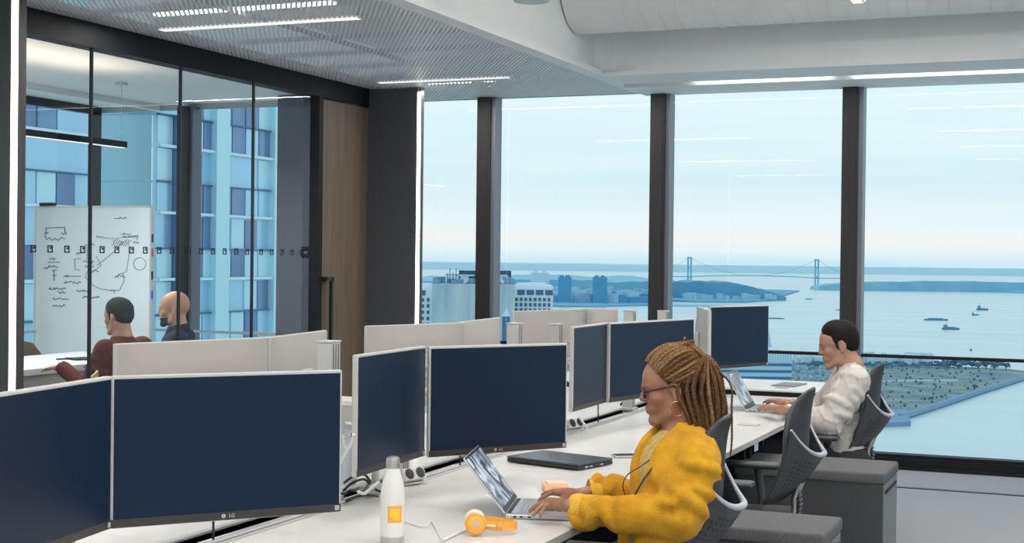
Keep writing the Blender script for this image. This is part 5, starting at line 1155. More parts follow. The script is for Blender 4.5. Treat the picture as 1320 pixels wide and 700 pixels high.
for sh, el, wr in ((shN, elN, wrN), (shF, elF, wrF)):
    S.cone(chest + Uz * .10, sh, .06, .045, .03); S.cone(sh, el, .045, .036, .02); S.cone(el, wr, .036, .024, .015)
cA = np.array(wrN); 
def tips4(px): return [PZ(x, y, z) for x, y, z in px]
# near (left) hand: little finger toward the viewer
kN = PZ(708, 647, .803); S.cone(wrN, PZ(733, 652, .806), .024, .021, .012)
hand(S, PZ(733, 652, .806), kN, tips4(((690, 655, .772), (683, 659, .771), (687, 664, .770), (696, 666, .770))), (0, 0, 1), kN * 0 + np.array([.27, -.963, 0]) * 1.0, .92, thumb=(PZ(727, 650, .795), PZ(712, 655, .782), PZ(702, 656, .774)))
kF = PZ(722, 634, .80); S.cone(wrF, PZ(748, 638, .805), .024, .020, .012)
hand(S, PZ(748, 638, .805), kF, tips4(((701, 641, .775), (695, 645, .774), (699, 638, .774), (706, 635, .774)))[::1], (0, 0, 1), np.array([.20, .98, 0]), .92, thumb=(PZ(741, 641, .795), PZ(724, 645, .782), PZ(712, 647, .776)))
lipc = T((.098, 0, -.0600))
def mf(C):
    q = (C - np.array(T((0, 0, 0)))) @ R / hs
    return ((q[:, 0] > .083) & (np.abs(q[:, 1]) < .021) & (q[:, 2] < -.0480 - .3 * np.abs(q[:, 1])) & (q[:, 2] > -.0725 + np.abs(q[:, 1]) * .35)).astype(int)
body = S.obj('body', [SKINW, LIPS], wm, mf); eyes(wm, H)
# cardigan
FR = np.array([Fv, Lw, Uz]).T
def torso(S, g, k=.04):
    S.ell(chest + Uz * .035 + Fv * .025, (.112 + g, .165 + g, .145 + g), k, FR); S.ell(waist + Fv * .03, (.120 + g, .165 + g, .135 + g), k, FR); S.ell(pel + Uz * .00 + Fv * .04, (.115 + g, .165 + g, .09 + g), k, FR)
    S.cone(shN * .5 + shF * .5 + Uz * .020 + (shN - shF) * .30, shN * .5 + shF * .5 + Uz * .020 - (shN - shF) * .30, .058 + g, .058 + g, k); S.cone(neck - Uz * .03 - Fv * .012, chest + Uz * .06, .066 + g, .10 + g, k)
S = SDF(np.array([-1.86, 3.72, .40]), np.array([-.80, 4.68, 1.20]), .0048)
torso(S, .016)
for sh, el, wr, q in ((shN, elN, wrN, 0), (shF, elF, wrF, 1)):
    S.cone(sh, el, .068, .057, .035); S.cone(el, (el + wr) / 2, .057, .048, .02); S.cone((el + wr) / 2, wr, .048, .039, .02)
n1 = smoothnoise(28, 1); n2 = smoothnoise(11, 4); n3 = smoothnoise(70, 8); n4 = smoothnoise(20, 31)
S.warp(lambda X, Y, Z: .0050 * n1(X, Y, Z * 1.4) + .006 * n2(X, Y, Z) + .0012 * n3(X, Y, Z) - .030 * np.maximum(0, .16 - np.abs(n4(X * .8, Y, Z))))
def folds(S, a, b, r, n, seed, amp=.006):                                     # soft raised creases wrapped round a limb
    rr = random.Random(seed); a = np.array(a); b = np.array(b); d = (b - a) / np.linalg.norm(b - a); u = np.cross(d, [0.3, .2, 1]); u /= np.linalg.norm(u); v = np.cross(d, u)
    for i in range(n):
        t0 = (i + .5) / n + rr.uniform(-.2, .2) / n; a0 = rr.uniform(0, 6.28); span = rr.uniform(1.6, 3.2); sl = rr.uniform(-.03, .03); p = None
        for k in range(7):
            an = a0 + span * k / 6; q = a + (b - a) * t0 + (u * cos(an) + v * sin(an)) * r + d * sl * (k / 6 - .5) * 2
            if p is not None: S.cone(p, q, amp * (.25 + .6 * sin(pi * (k - 1) / 6)), amp * (.25 + .6 * sin(pi * k / 6)), .026)
            p = q
folds(S, shN, elN, .068, 5, 3, .008); folds(S, elN, wrN, .050, 7, 5, .008); folds(S, elF, wrF, .050, 6, 6, .008)
for (a, b) in (((905, 640, -.17), (868, 672, -.22)), ((925, 640, -.12), (880, 690, -.19)), ((870, 612, -.2), (845, 655, -.2)), ((900, 618, -.22), (868, 650, -.25))): S.cone(W(*a), W(*b), .006, .003, .03)
# cut the open front, the neck and the hem
Ft = Fv * cos(.60) + Lw * sin(.60)
cf = [neck + Ft * .060 - Uz * .005, chest + Ft * .150 + Uz * .085, chest + Ft * .182 + Uz * .01, waist + Ft * .175 + Uz * .02, pel + Ft * .2]
for a, b, r0_, r1_ in zip(cf[:-1], cf[1:], (.048, .046, .046, .044), (.046, .046, .044, .04)): S.cone(a + Ft * .016, b + Ft * .016, r0_, r1_, .008, 'sub')
S.cone(neck + Uz * .0 + Fv * .01, neck + Uz * .14 - Fv * .0, .062, .085, .008, 'sub'); S.ell(neck + Uz * .005 + Fv * .045, (.05, .05, .05), .008, op='sub')
S.box(pel - Uz * .17, (.4, .4, .13), .01, op='sub')
def cutcuff(wr, el):                                            # open the sleeve end
    d = (wr - el) / np.linalg.norm(wr - el); S.cone(wr + d * .002, wr + d * .12, .032, .034, .004, 'sub'); S.box(wr + d * .075, (.06, .06, .06), .003, op='sub') if 0 else None
    for k in range(5): pass
for wr, el in ((wrN, elN), (wrF, elF)): cutcuff(wr, el)
card = S.obj('cardigan', [KNIT, KNITC], wm, relax=2)
for wr, el in ((wrN, elN), (wrF, elF)):                         # ribbed cuffs
    d = Vector(tuple(wr - el)).normalized(); u = d.orthogonal().normalized(); v = d.cross(u); b = B(); pts = []
    nr, ns = 12, 96; vs = []
    for i in range(nr):
        tt = i / (nr - 1); r0 = .0415 - .004 * tt + .003 * sin(pi * tt)
        for j in range(ns):
            a = 2 * pi * j / ns; r = r0 + .0011 * (j % 3 == 0); vs.append(Vector(tuple(wr)) + d * (-.020 + .040 * tt) + (u * cos(a) + v * sin(a)) * r)
    for j in range(ns): a = 2 * pi * j / ns; vs.append(Vector(tuple(wr)) + d * .010 + (u * cos(a) + v * sin(a)) * .029)
    b.add(vs, [(i * ns + j, i * ns + (j + 1) % ns, (i + 1) * ns + (j + 1) % ns, (i + 1) * ns + j) for i in range(nr) for j in range(ns)]); b.obj('cuff', KNITC, card, smooth=60)
# front bands and neckline: a soft rolled edge
def band(pts, r, name, m, par):
    V = [Vector(tuple(p)) for p in pts]; out = []
    for i in range(len(V) - 1):
        p0, p1, p2, p3 = V[max(i - 1, 0)], V[i], V[i + 1], V[min(i + 2, len(V) - 1)]
        for k in range(8): q = k / 8; out.append(.5 * ((2 * p1) + (p2 - p0) * q + (2 * p0 - 5 * p1 + 4 * p2 - p3) * q * q + (3 * p1 - p0 - 3 * p2 + p3) * q ** 3))
    out.append(V[-1]); b = B(); b.tube(out, r, 10); return b.obj(name, m, par, smooth=60)
# inner top
S = SDF(np.array([-1.75, 3.85, .45]), np.array([-.95, 4.55, 1.14]), .0048)
torso(S, .001); S.warp(lambda X, Y, Z: .003 * n1(X, Y * 2, Z * .6)); S.cone(neck + Uz * .02, neck + Uz * .14, .066, .08, .008, 'sub'); S.box(pel - Uz * .17, (.4, .4, .13), .01, op='sub'); S.obj('knitted_top', TOPY, wm)
# jeans and shoes
kn = [W(735, 722, -.10), W(745, 722, .10)]; S = SDF(np.array([-1.98, 3.80, .0]), np.array([-.95, 4.56, .72]), .008)
S.ell(pel + Uz * -.01, (.14, .175, .10), .04, FR)
for i, (k_, sg) in enumerate(zip(kn, (-1, 1))):
    hip = pel - Lw * sg * -.09 * 1 if 0 else pel + Lw * (.09 if i == 0 else -.09); k2 = k_.copy(); k2[2] = .575
    an = np.array([k2[0] + .05 - .05 * i, k2[1], .10]); S.cone(hip, k2, .092, .070, .03); S.cone(k2, an, .066, .048, .03)
    S.cone(an, an - Uz * .02, .048, .05, .01)
S.obj('jeans', DENIM, wm)
for i, k_ in enumerate(kn):
    an = np.array([k_[0] + .05 - .05 * i, k_[1], 0]); b = B(); MM = Matrix.Rotation(atan2(F.y, F.x), 4, 'Z'); b.rbox(an + Fv * .05 + Uz * .015, (.26, .085, .03), .012, 2, MM); b.ball(an + Fv * .06 + Uz * .045, (.115, .04, .035), 16, MM); b.ball(an + Uz * .06 - Fv * .01, (.05, .038, .05), 14, MM); b.obj('shoe', WHITE, wm, smooth=50)
# glasses, earring, necklace
b = B(); FRM = mat('glasses_frame', (.02, .012, .010), .25)
for y in (-1, 1):
    pts = [T((.100 - .010 * (abs(cos(a)) * .5 + .5) * (1 if cos(a) * y > 0 else .4), y * .031 + .024 * cos(a), .0015 + .0175 * sin(a) * (1 - .1 * cos(a)))) for a in [2 * pi * k / 20 for k in range(20)]]; b.tube(pts, .0023, 6, closed=True)
    b.tube([T((.096, y * .055, .007)), T((.085, y * .072, .008)), T((.02, y * .082, .012)), T((-.005, y * .084, .012)), T((-.02, y * .084, .004))], .0027, 6)
b.tube([T((.100, -.008, .006)), T((.104, 0, .008)), T((.100, .008, .006))], .0018, 6); gl = b.obj('glasses', FRM, wm, smooth=60)
for y in (-1, 1):
    b = B(); pts = [T((.0945, y * .031 + .022 * cos(a), .0015 + .016 * sin(a))) for a in [2 * pi * k / 20 for k in range(20)]]; b.add(pts, [tuple(range(20))]); b.obj('lens', glass('spectacle_glass', (.93, .94, .96), 1.6), gl)
for y in (-1, 1):
    c = T((-.004, y * .088, -.062)); b = B(); b.tube([c + R @ np.array([.0215 * cos(a), 0, .0215 * sin(a)]) for a in [2 * pi * k / 28 for k in range(28)]], .0017, 6, closed=True); b.obj('hoop_earring', GOLD, wm, smooth=60)
LAN = mat('lanyard', (.03, .02, .018), .7)
band([W(893, 545, .02), W(878, 551, -.085), W(862, 572, -.105), W(846, 596, -.135), W(830, 618, -.150), W(817, 640, -.150), W(806, 658, -.13)], .0026, 'lanyard', LAN, wm)
band([W(872, 558, -.075), W(850, 582, -.105), W(828, 600, -.13), W(809, 612, -.14), W(803, 626, -.14), W(807, 642, -.14)], .0018, 'lanyard', LAN, wm)
rg = PZ(699, 648, .800); 
# hair: a close cap, braids combed back to a knot, then falling behind
S = SDF(T((0, 0, 0)) - .16, T((0, 0, 0)) + .18, .004)
def EH(c, r, k=.012, op='add'): S.ell(T(c), np.array(r) * hs, k, R, op)
EH((-.018, 0, .044), (.098, .0815, .090)); EH((-.05, 0, .0), (.062, .076, .07), .02); S.cone(T((.10, 0, -.05)), T((.065, 0, .045)), .072, .052, .006, 'sub'); 
for y in (-1, 1): S.cone(T((.03, y * .095, -.03)), T((-.008, y * .095, -.012)), .040, .030, .006, 'sub')
S.box(T((-.02, 0, -.10)), (.12, .12, .045), .01, R, 'sub')
cap = S.obj('hair', HAIRC, wm, relax=2)
KN = np.array((-.060, .0, .118)); K2 = np.array((-.108, -.0, .060))
rb = random.Random(12)
def onhead(th, ph):                                           # th: from crown down, ph: around, 0 = forward
    return np.array([-.018 + .101 * sin(th) * cos(ph), .0845 * sin(th) * sin(ph), .044 + .093 * cos(th)])
def rope(P, r, m, tw, name='braid', par=None):
    V = [Vector(tuple(T(p))) for p in P]; out = []
    for i in range(len(V) - 1):
        p0, p1, p2, p3 = V[max(i - 1, 0)], V[i], V[i + 1], V[min(i + 2, len(V) - 1)]
        n = max(2, int((p2 - p1).length / .0035))
        for k in range(n): q = k / n; out.append(.5 * ((2 * p1) + (p2 - p0) * q + (2 * p0 - 5 * p1 + 4 * p2 - p3) * q * q + (3 * p1 - p0 - 3 * p2 + p3) * q ** 3))
    out.append(V[-1]); b = B(); n = 8; vs = []; up = None; L = 0
    for i, p in enumerate(out):
        d = (out[min(i + 1, len(out) - 1)] - out[max(i - 1, 0)]).normalized()
        if i: L += (p - out[i - 1]).length
        if up is None: up = d.orthogonal().normalized()
        up = (up - d * up.dot(d)).normalized(); q = d.cross(up); e = 1 - .5 * max(0, (i / len(out) - .85) / .15)
        for j in range(n):
            a = 2 * pi * j / n; rr_ = r * e * (.50 + .68 * abs(cos(a - L * tw))); vs.append(p + (up * cos(a) + q * sin(a)) * rr_)
    k = len(out); b.add(vs, [(i * n + j, i * n + (j + 1) % n, (i + 1) * n + (j + 1) % n, (i + 1) * n + j) for i in range(k - 1) for j in range(n)] + [tuple(range(n))[::-1], tuple(range((k - 1) * n, k * n))])
    return b.obj(name, m, par or cap, smooth=75)
def bm_(): return BRAIL if rb.random() < .42 else BRAID
CC = np.array([-.018, 0, .044]); EA = np.array([.1035, .0870, .0960])
def surf(d, h=0.): d = d / np.sqrt(((d / (EA + h)) ** 2).sum()); return CC + d
def arc(a, b, n=7, h=0., bulge=0.):
    a = a / np.linalg.norm(a); b = b / np.linalg.norm(b); w_ = math.acos(max(-1, min(1, float(a @ b)))); out = []
    for k in range(n + 1): f = k / n; d = (a * sin((1 - f) * w_) + b * sin(f * w_)) / sin(w_); out.append(surf(d, h + bulge * sin(pi * f) + .0008 * rb.uniform(-1, 1)))
    return out
KD = surf(np.array([-.045, 0, .080])) - CC; TD = surf(np.array([-.090, 0, .020])) - CC
HL = [(.080, .000, .055), (.079, .020, .054), (.074, .038, .050), (.066, .052, .042), (.058, .062, .030), (.052, .068, .018), (.044, .072, .004), (.032, .076, -.006), (.018, .080, -.014), (.004, .083, -.018), (-.012, .085, -.020), (-.028, .082, -.026), (-.044, .076, -.034), (-.060, .064, -.042)]
HLp = []
for i in range(len(HL) - 1):
    for k in range(3): f = k / 3; HLp.append(np.array(HL[i]) * (1 - f) + np.array(HL[i + 1]) * f)
for y in (-1, 1):
    for i, a in enumerate(HLp):
        if y < 0 and i == 0: continue
        d = a * [1, y, 1]; q = i / len(HLp)
        g_ = min(1, max(0, (q - .18) / .45)); goal = (KD * (1 - g_) + TD * g_) + np.array([rb.uniform(-.004, .004), y * (.006 + .016 * g_), .0])
        if .36 <= q < .40 or (q < .36 and i % 2): h = .003
        else: h = 0.
        P = arc(d, goal, 7, h, .003 if q < .36 else .006 * (1 if i % 2 else .3)); rope(P, .0054 if q < .8 else .0058, bm_(), 330)
KN = surf(KD) + np.array([0, 0, .004]); K2 = surf(TD)
for i in range(16):                                             # knot on top
    a0 = 2 * pi * i / 16; rr_ = .016 + .009 * (i % 2); P = [KN + np.array([rr_ * cos(a0 + u) * 1.15, rr_ * sin(a0 + u), .002 + .010 * sin(u * 1.3) - .003 * u]) for u in np.linspace(0, 2.6, 6)]; rope(P, .0058, bm_(), 330)
for i in range(13):                                             # from the knot to the tie
    y = -1 + 2 * i / 12; rope(arc(KD + np.array([-.01, y * .022, 0]), TD + np.array([0, y * .020, 0.01]), 6, .007, .006 * (1 - y * y)), .0060, bm_(), 330)
def OL_(f, l, u): return (np.array([0, 0, 0.]) + (Fv * f + Lw * l + Uz * u) @ R) / hs
k2w = (T(K2) - T((0, 0, 0))); kf, kl, ku = k2w @ Fv, k2w @ Lw, k2w @ Uz
for layer in range(5):                                          # the fall: outer back, then round both sides towards the ears
    n = 17
    for i in range(n):
        s_ = -1 + 2 * i / (n - 1); an = s_ * 2.02; dr = .012 * layer
        cx = -.062; rx, ry = .098 - dr, .088 - dr * .8
        f0, l0 = cx - rx * cos(an), ry * sin(an)
        if layer > 2 and abs(s_) > .75: continue
        j = lambda a=.004: rb.uniform(-a, a)
        low = -.262 + .020 * abs(s_) + j(.018)
        P = [OL_(kf + .006, l0 * .18, ku + .012 - .004 * layer), OL_(kf - .016 + .020 * abs(s_) - dr * .5, l0 * .55, ku + .016 - .006 * layer), OL_(f0 * .75 + kf * .22 + j(), l0 * .86, ku - .028 - .012 * abs(s_)), OL_(f0 + .004 + j(), l0 * .99 + j(), -.005), OL_(f0 - .003 - .022 * max(0, abs(s_) - .6) / .4 + j(), l0 * .97 + j(), -.075), OL_(-.135 + (f0 + .135) * .55 + j(), l0 * .88 + j(), -.145), OL_(-.148 + (f0 + .148) * .22 + dr * .3 + j(), l0 * .72 + j(), low * .80), OL_(-.156 + (f0 + .156) * .10 + dr * .3 + j(), l0 * .62 + j(), low)]
        rope(P, .0062, bm_(), 330)
rope([OL_(kf - .01, .02, ku), OL_(-.172, .03, .02), OL_(-.178, .035, -.06), OL_(-.180, .03, -.15), OL_(-.176, .03, -.20)], .0034, BRAID, 330)
for i, c in enumerate((KN + np.array([-.006, 0, .010]), K2 + np.array([-.006, 0, .0]))):
    b = B(); b.tube([T(c + np.array([.006 * cos(a), .020 * cos(a) if i == 0 else .022 * cos(a), .014 * sin(a)])) for a in [2 * pi * k / 16 for k in range(16)]], .0032, 6, closed=True); b.obj('hair_tie', BLACK, cap, smooth=60)

# ------------------------------------------------------------------ man in the white shirt
DM = 7.46
def Q(px, py, dz=0.): return PD(px, py, DM + dz)
t = thing('person', 'man with short black hair in a white shirt typing on a laptop by the window', 'person', (-1.32, 7.5, 0), pi); mn = t
F = Vector((-.965, -.262, 0)); Fv = np.array([F.x, F.y, 0.]); Lw = np.cross(Uz, Fv); FR = np.array([Fv, Lw, Uz]).T
H = hframe(Q(1081, 445), F, radians(13), .99); R, T, hs = H
neck = Q(1097, 473); chest = Q(1096, 525); waist = Q(1088, 563); pel = Q(1086, 590)
shN, shF = Q(1102, 492, -.185), Q(1090, 490, .185); elN, wrN = Q(1068, 545, -.22), Q(1016, 529, -.06); elF, wrF = Q(1050, 540, .24), Q(1022, 521, .14)
S = SDF(Q(1040, 500) * 0 + np.array([-2.0, 7.05, .35]), np.array([-.98, 7.98, 1.34]), .0048)
add_head(S, H, True)
S.cone(T((-.022, 0, -.05)), neck, .056, .060, .02); S.cone(neck, neck - Uz * .06, .06, .08, .03)
for c, r in ((chest + Uz * .03, (.10, .16, .16)), (waist, (.10, .15, .14)), (pel, (.12, .16, .10))): S.ell(c, r, .04, FR)
for sh, el, wr in ((shN, elN, wrN), (shF, elF, wrF)): S.cone(chest + Uz * .10, sh, .06, .048, .03); S.cone(sh, el, .048, .040, .02); S.cone(el, wr, .040, .027, .015)
kN = PZ(993, 525, .80); S.cone(wrN, PZ(1008, 528, .805), .026, .022, .01)
hand(S, PZ(1008, 528, .805), kN, tips4(((980, 525.5, .774), (976, 528, .772), (979, 530, .772), (985, 531, .772))), (0, 0, 1), np.array([.1, -.995, 0]), .98, thumb=(PZ(1003, 527, .80), PZ(996, 528, .785), PZ(990, 528, .775)))
kF = PZ(1000, 517, .80); S.cone(wrF, PZ(1014, 520, .805), .026, .022, .01)
hand(S, PZ(1014, 520, .805), kF, tips4(((988, 521, .774), (984, 519, .774), (987, 517, .774), (992, 515.5, .774))), (0, 0, 1), np.array([.1, .995, 0]), .98, thumb=(PZ(1010, 521, .80), PZ(1002, 523, .785), PZ(996, 524, .776)))
mbody = S.obj('body', [SKINM, LIPS], mn, None); eyes(mn, H)
def short_hair(H, parent, m, grey=False, vox=.005, nape=-.045, extra=0):
    R, T, hs = H; S = SDF(T((0, 0, 0)) - .17, T((0, 0, 0)) + .17, vox)
    S.ell(T((-.016, 0, .043)), np.array((.101 + extra, .080 + extra, .091 + extra)) * hs, .01, R); S.ell(T((-.055, 0, .0)), np.array((.053, .064, .060)) * hs, .02, R); S.ell(T((.015, 0, .085)), np.array((.045, .052, .042)) * hs, .03, R)
    S.cone(T((.115, 0, -.06)), T((.112, 0, .060)), .075 * hs, .048 * hs, .006, 'sub'); S.cone(T((.11, .05, .0)), T((.11, -.05, .0)), .075 * hs, .075 * hs, .01, 'sub')
    for y in (-1, 1): S.cone(T((.05, y * .09, -.055)), T((.0, y * .088, -.020)), .036 * hs, .026 * hs, .004, 'sub'); S.cone(T((-.01, y * .095, -.005)), T((-.012, y * .075, -.005)), .024 * hs, .022 * hs, .003, 'sub'); S.cone(T((.016, y * .072, .030)), T((.014, y * .073, -.012)), .008 * hs, .005 * hs, .004)
    S.box(T((-.02, 0, nape - .06)), (.13, .13, .06), .006, R, 'sub'); nn = smoothnoise(160, 3); S.warp(lambda X, Y, Z: .0022 * nn(X, Y, Z)); return S.obj('hair', m, parent, relax=1)
short_hair(H, mn, HAIRD)
for y in (-1, 1): b = B(); b.tube([T((.092, y * .016, .020)), T((.090, y * .030, .025)), T((.080, y * .046, .021))], [.0028, .0034, .002], 6); b.obj('eyebrow', HAIRD, mn, smooth=60)
S = SDF(np.array([-1.95, 7.0, .42]), np.array([-.92, 8.02, 1.22]), .0062)
S.ell(chest + Uz * .02 + Fv * .015, (.135, .19, .17), .05, FR); S.ell(waist + Fv * .02, (.135, .175, .14), .05, FR); S.ell(pel - Uz * .0 + Fv * .02, (.145, .185, .08), .04, FR)
S.cone(shN * .5 + shF * .5 + Uz * .008 + (shN - shF) * .34, shN * .5 + shF * .5 + Uz * .008 - (shN - shF) * .34, .066, .066, .05); S.cone(neck - Uz * .03, chest + Uz * .06, .072, .11, .04)
cu = {}
for i, (sh, el, wr) in enumerate(((shN, elN, wrN), (shF, elF, wrF))):
    S.cone(sh, el, .076, .068, .035); w2 = el + (wr - el) * .62; cu[i] = w2; S.cone(el, w2, .066, .052, .02)
n1 = smoothnoise(22, 11); n2 = smoothnoise(48, 14)
n3 = smoothnoise(30, 21); S.warp(lambda X, Y, Z: .0045 * n1(X, Y, Z * 1.3) - .040 * np.maximum(0, .16 - np.abs(n2(X, Y, Z * .6))) - .045 * np.maximum(0, .14 - np.abs(n3(X * .6, Y, Z))))
folds(S, shN, elN, .074, 6, 13, .009); folds(S, elN, cu[0], .060, 5, 15, .008)
for (a, b) in (((1110, 505, -.15), (1075, 540, -.25)), ((1118, 520, -.13), (1082, 556, -.2)), ((1110, 540, -.17), (1085, 575, -.17)), ((1098, 500, -.27), (1082, 535, -.28)), ((1072, 500, -.12), (1066, 525, -.14)), ((1075, 560, -.16), (1070, 578, -.14))): S.cone(Q(*a), Q(*b), .006, .003, .024)
S.cone(neck + Fv * .01 - Uz * .0, neck + Uz * .15 + Fv * .02, .058, .075, .006, 'sub'); S.ell(neck + Fv * .07, (.045, .05, .06), .01, op='sub'); S.box(pel - Uz * .165, (.5, .5, .10), .01, op='sub')
for i, (el, wr) in enumerate(((elN, wrN), (elF, wrF))): d = (wr - el) / np.linalg.norm(wr - el); S.cone(cu[i] + d * .03, cu[i] + d * .16, .034, .036, .004, 'sub')
sh_ = S.obj('shirt', SHIRTW, mn, relax=2)
b = B()                                                          # collar
nn_ = 24; vs = []
for v_, (rad, dz, tilt) in enumerate(((.064, -.020, 0), (.060, .012, 0), (.060, .030, 0), (.068, .022, 0), (.080, -.012, 0))):
    for i in range(nn_ + 1):
        a = -2.55 + 5.1 * i / nn_; p = neck - Fv * (rad * cos(a)) * .95 + Lw * rad * sin(a) + Uz * (dz + .012 * cos(a)) + Fv * .012 - Uz * (.020 if v_ == 4 and abs(a) > 2 else 0); vs.append(p)
b.add(vs, [(k * (nn_ + 1) + i, k * (nn_ + 1) + i + 1, (k + 1) * (nn_ + 1) + i + 1, (k + 1) * (nn_ + 1) + i) for k in range(4) for i in range(nn_)]); b.obj('collar', SHIRTW, sh_, smooth=50)
d = Vector(tuple(wrN - elN)).normalized(); u = d.orthogonal().normalized(); v = d.cross(u)
b = B(); b.tube([Vector(tuple(wrN)) + (u * cos(a) + v * sin(a)) * .031 - d * .008 for a in [2 * pi * k / 24 for k in range(24)]], .0055, 8, closed=True); wt = b.obj('wristwatch', SILV, mn, smooth=60)
b = B(); b.lathe([(.017, 0), (.018, .006), (.014, .009)], 20, Matrix.Translation(Vector(tuple(wrN)) - d * .008 + Vector((0, -.026, .018))) @ Matrix.Rotation(.9, 4, 'X')); b.obj('watch_case', SILV, wt, smooth=40)
S = SDF(np.array([-2.05, 7.1, 0]), np.array([-1.02, 7.95, .74]), .010); S.ell(pel, (.15, .18, .10), .04, FR)
kns = []
for i in (0, 1):
    hip = pel + Lw * (.09 if i == 0 else -.09); k2 = hip + Fv * .42; k2[2] = .57; an = np.array([k2[0] + .02, k2[1], .1]); kns.append(an); S.cone(hip, k2, .095, .075, .03); S.cone(k2, an, .072, .05, .03)
S.obj('trousers', TROU, mn)
for an in kns: b = B(); MM = Matrix.Rotation(atan2(F.y, F.x), 4, 'Z'); b.ball(an + Fv * .06 + Uz * -.058, (.14, .05, .04), 16, MM); b.ball(an - Uz * .03, (.055, .045, .06), 14, MM); b.obj('shoe', BLACK, mn, smooth=50)

# ------------------------------------------------------------------ the two men in the meeting room
def sitter(label, head_px, D, Fd, pitch, sc, jac, hairfn, skin, key, beard=False, lean=.0):
    hp = PD(head_px[0], head_px[1], D); t = thing('person', label, 'person', (hp[0] - Fd[0] * .05, hp[1] - Fd[1] * .05, 0), pi)
    F = Vector((Fd[0], Fd[1], 0)).normalized(); Fv = np.array([F.x, F.y, 0.]); Lw = np.cross(Uz, Fv); FR = np.array([Fv, Lw, Uz]).T; H = hframe(hp, F, pitch, sc); R, T, hs = H
    neck = hp - Uz * .135 - Fv * .035; chest = neck - Uz * .22 - Fv * .02 * 0 - Fv * lean; waist = chest - Uz * .19 - Fv * .01; pel = waist - Uz * .10; pel[2] = max(pel[2], .56)
    S = SDF(hp + [-.65, -.65, -.85], hp + [.65, .65, .20], .0075); add_head(S, H, True); S.cone(T((-.022, 0, -.05)), neck, .058, .062, .02); S.cone(neck, neck - Uz * .05, .06, .085, .03)
    for c, r in ((chest + Uz * .04, (.10, .15, .17)), (waist, (.10, .14, .14)), (pel, (.12, .16, .10))): S.ell(c, r, .04, FR)
    arms = []
    for s_ in (1, -1):
        sh = neck - Uz * .075 + Lw * s_ * .185 - Fv * .015; el = sh - Uz * .25 + Lw * s_ * .05 + Fv * .10; wr = el + Fv * .24 + Uz * .0; wr[2] = .80; wr = wr - Lw * s_ * .04; arms.append((sh, el, wr))
        S.cone(chest + Uz * .12, sh, .06, .05, .03); S.cone(sh, el, .05, .042, .02); S.cone(el, wr, .042, .028, .015)
        kc = wr + Fv * .085 + Uz * -.008; tp = [wr + Fv * (.165 - .012 * abs(j - 1)) - Lw * s_ * (-.03 + .02 * j) - Uz * .035 for j in range(4)]; hand(S, wr, kc, tp, (0, 0, 1), -Lw * s_, 1.0, thumb=(wr + Fv * .03 + Lw * s_ * -.02, wr + Fv * .07 - Lw * s_ * .05, wr + Fv * .10 - Lw * s_ * .055 - Uz * .015))
    S.obj('body', [skin, HAIRG], t, hairfn(H)); eyes(t, H)
    S = SDF(hp + [-.62, -.62, -.80], hp + [.62, .62, -.02], .009)
    S.ell(chest + Uz * .03, (.14, .19, .18), .05, FR); S.ell(waist, (.14, .18, .15), .05, FR); S.ell(pel, (.15, .19, .09), .04, FR); S.cone(arms[0][0] + Uz * .005, arms[1][0] + Uz * .005, .062, .062, .05); S.cone(neck - Uz * .02, chest + Uz * .08, .075, .12, .04)
    for (sh, el, wr) in arms: S.cone(sh, el, .075, .062, .03); S.cone(el, wr, .060, .045, .02)
    nA = smoothnoise(20, key); S.warp(lambda X, Y, Z: .006 * nA(X, Y, Z)); folds(S, arms[0][0], arms[0][1], .07, 5, key, .009)
    S.cone(neck + Uz * .0, neck + Uz * .15, .060, .078, .006, 'sub')
    for (sh, el, wr) in arms: d = (wr - el) / np.linalg.norm(wr - el); S.cone(wr + d * .01, wr + d * .12, .036, .036, .004, 'sub')
    g = S.obj('sweater' if key == 1 else 'jacket', jac, t, relax=2)
    S = SDF(pel + [-.75, -.75, -pel[2]], pel + [.75, .75, .15], .014); S.ell(pel, (.15, .18, .10), .04, FR)
    for s_ in (1, -1):
        hip = pel + Lw * .09 * s_; k2 = hip + Fv * .42; k2[2] = .56; an = k2 - Fv * .02; an = np.array([an[0], an[1], .1]); S.cone(hip, k2, .095, .075, .03); S.cone(k2, an, .07, .05, .03); S.cone(an, an + Fv * .12 - Uz * .05, .05, .04, .02)
    S.obj('trousers', TROU, t); return t, H, g, neck, chest, Fv, Lw
none = lambda H: None
vz = Vector((_fw[0], _fw[1], 0)).normalized(); lf = Vector((-_rt[0], -_rt[1], 0)); 
fa = lf * cos(.42) + vz * sin(.42); tA, HA, gA, nk_, ch_, fv_, lw_ = sitter('man with short greying hair and a maroon sweater seen from behind through the glass', (152.5, 409), 9.35, (fa.x, fa.y), radians(6), .97, MAROON, none, SKINP, 1)
short_hair(HA, tA, HAIRG, vox=.006, nape=-.05, extra=.002)
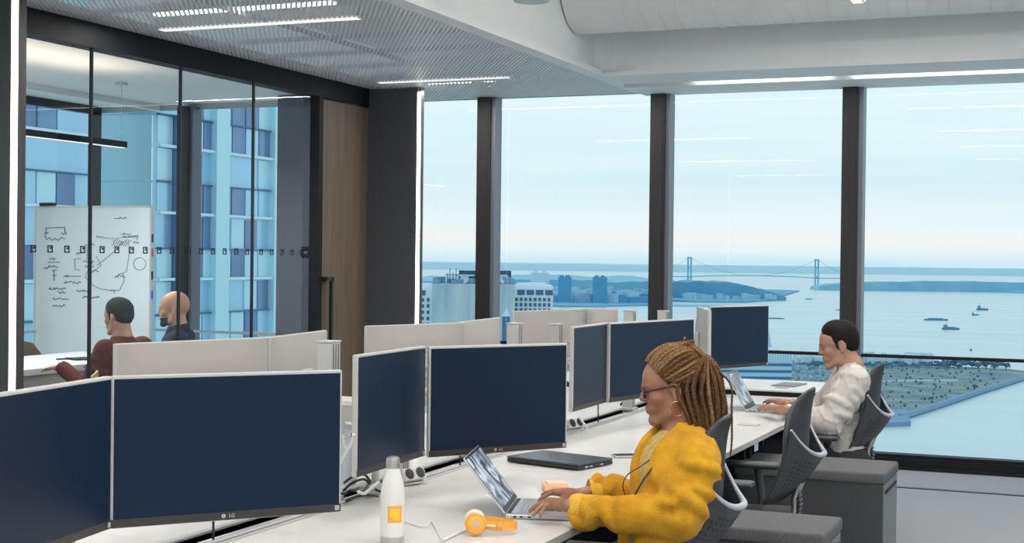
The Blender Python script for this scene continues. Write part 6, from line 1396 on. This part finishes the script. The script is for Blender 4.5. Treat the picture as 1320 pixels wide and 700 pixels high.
b = B(); p = nk_ + Uz * .0; b.tube([p + fv_ * .058 * cos(a) + lw_ * .062 * sin(a) - fv_ * .0 + Uz * (-.022 - .006 * cos(a)) for a in [2 * pi * k / 28 for k in range(28)]], .012, 8, closed=True); b.obj('collar', MAROON, gA, smooth=60)
def beardfn(H):
    R, T, hs = H
    def f(C):
        q = (C - np.array(T((0, 0, 0)))) @ R / hs; ch = (q[:, 2] < -.052) & (q[:, 2] > -.125) & (q[:, 0] > .030 - .2 * (q[:, 2] + .052)) & ~((np.abs(q[:, 1]) < .018) & (q[:, 2] > -.0735) & (q[:, 0] > .088))
        mo = (np.abs(q[:, 2] + .044) < .007) & (q[:, 0] > .082) & (np.abs(q[:, 1]) < .026); return (ch | mo).astype(int)
    return f
fb = lf * cos(-.10) + vz * sin(-.10); tB, HB, gB, nk_, ch_, fv_, lw_ = sitter('bald man with a grey beard and a dark navy jacket seen through the glass', (224, 399), 10.0, (fb.x, fb.y), radians(2), 1.02, NAVYB, beardfn, SKINP, 2)
b = B(); nn_ = 24; vs = []
for (rad, dz) in ((.068, -.03), (.066, .02), (.072, .026), (.092, -.015)):
    for i in range(nn_ + 1): a = -2.5 + 5.0 * i / nn_; vs.append(nk_ - fv_ * rad * cos(a) + lw_ * rad * sin(a) + Uz * (dz + .015 * cos(a)) + fv_ * .01)
b.add(vs, [(k * (nn_ + 1) + i, k * (nn_ + 1) + i + 1, (k + 1) * (nn_ + 1) + i + 1, (k + 1) * (nn_ + 1) + i) for k in range(3) for i in range(nn_)]); b.obj('collar', NAVYB, gB, smooth=50)
b = B(); c0_ = nk_ + fv_ * .05 - Uz * .03; b.add([c0_ - lw_ * .04, c0_ + lw_ * .04, ch_ + fv_ * .155 + lw_ * .035 + Uz * .05, ch_ + fv_ * .155 - lw_ * .035 + Uz * .05, c0_ - lw_ * .03 - fv_ * .05, ch_ + fv_ * .05], [(0, 1, 2, 3), (0, 3, 5, 4), (1, 4, 5, 2)]); b.obj('shirt_front', mat('pale_pink_shirt', (.55, .48, .50), .8), gB)
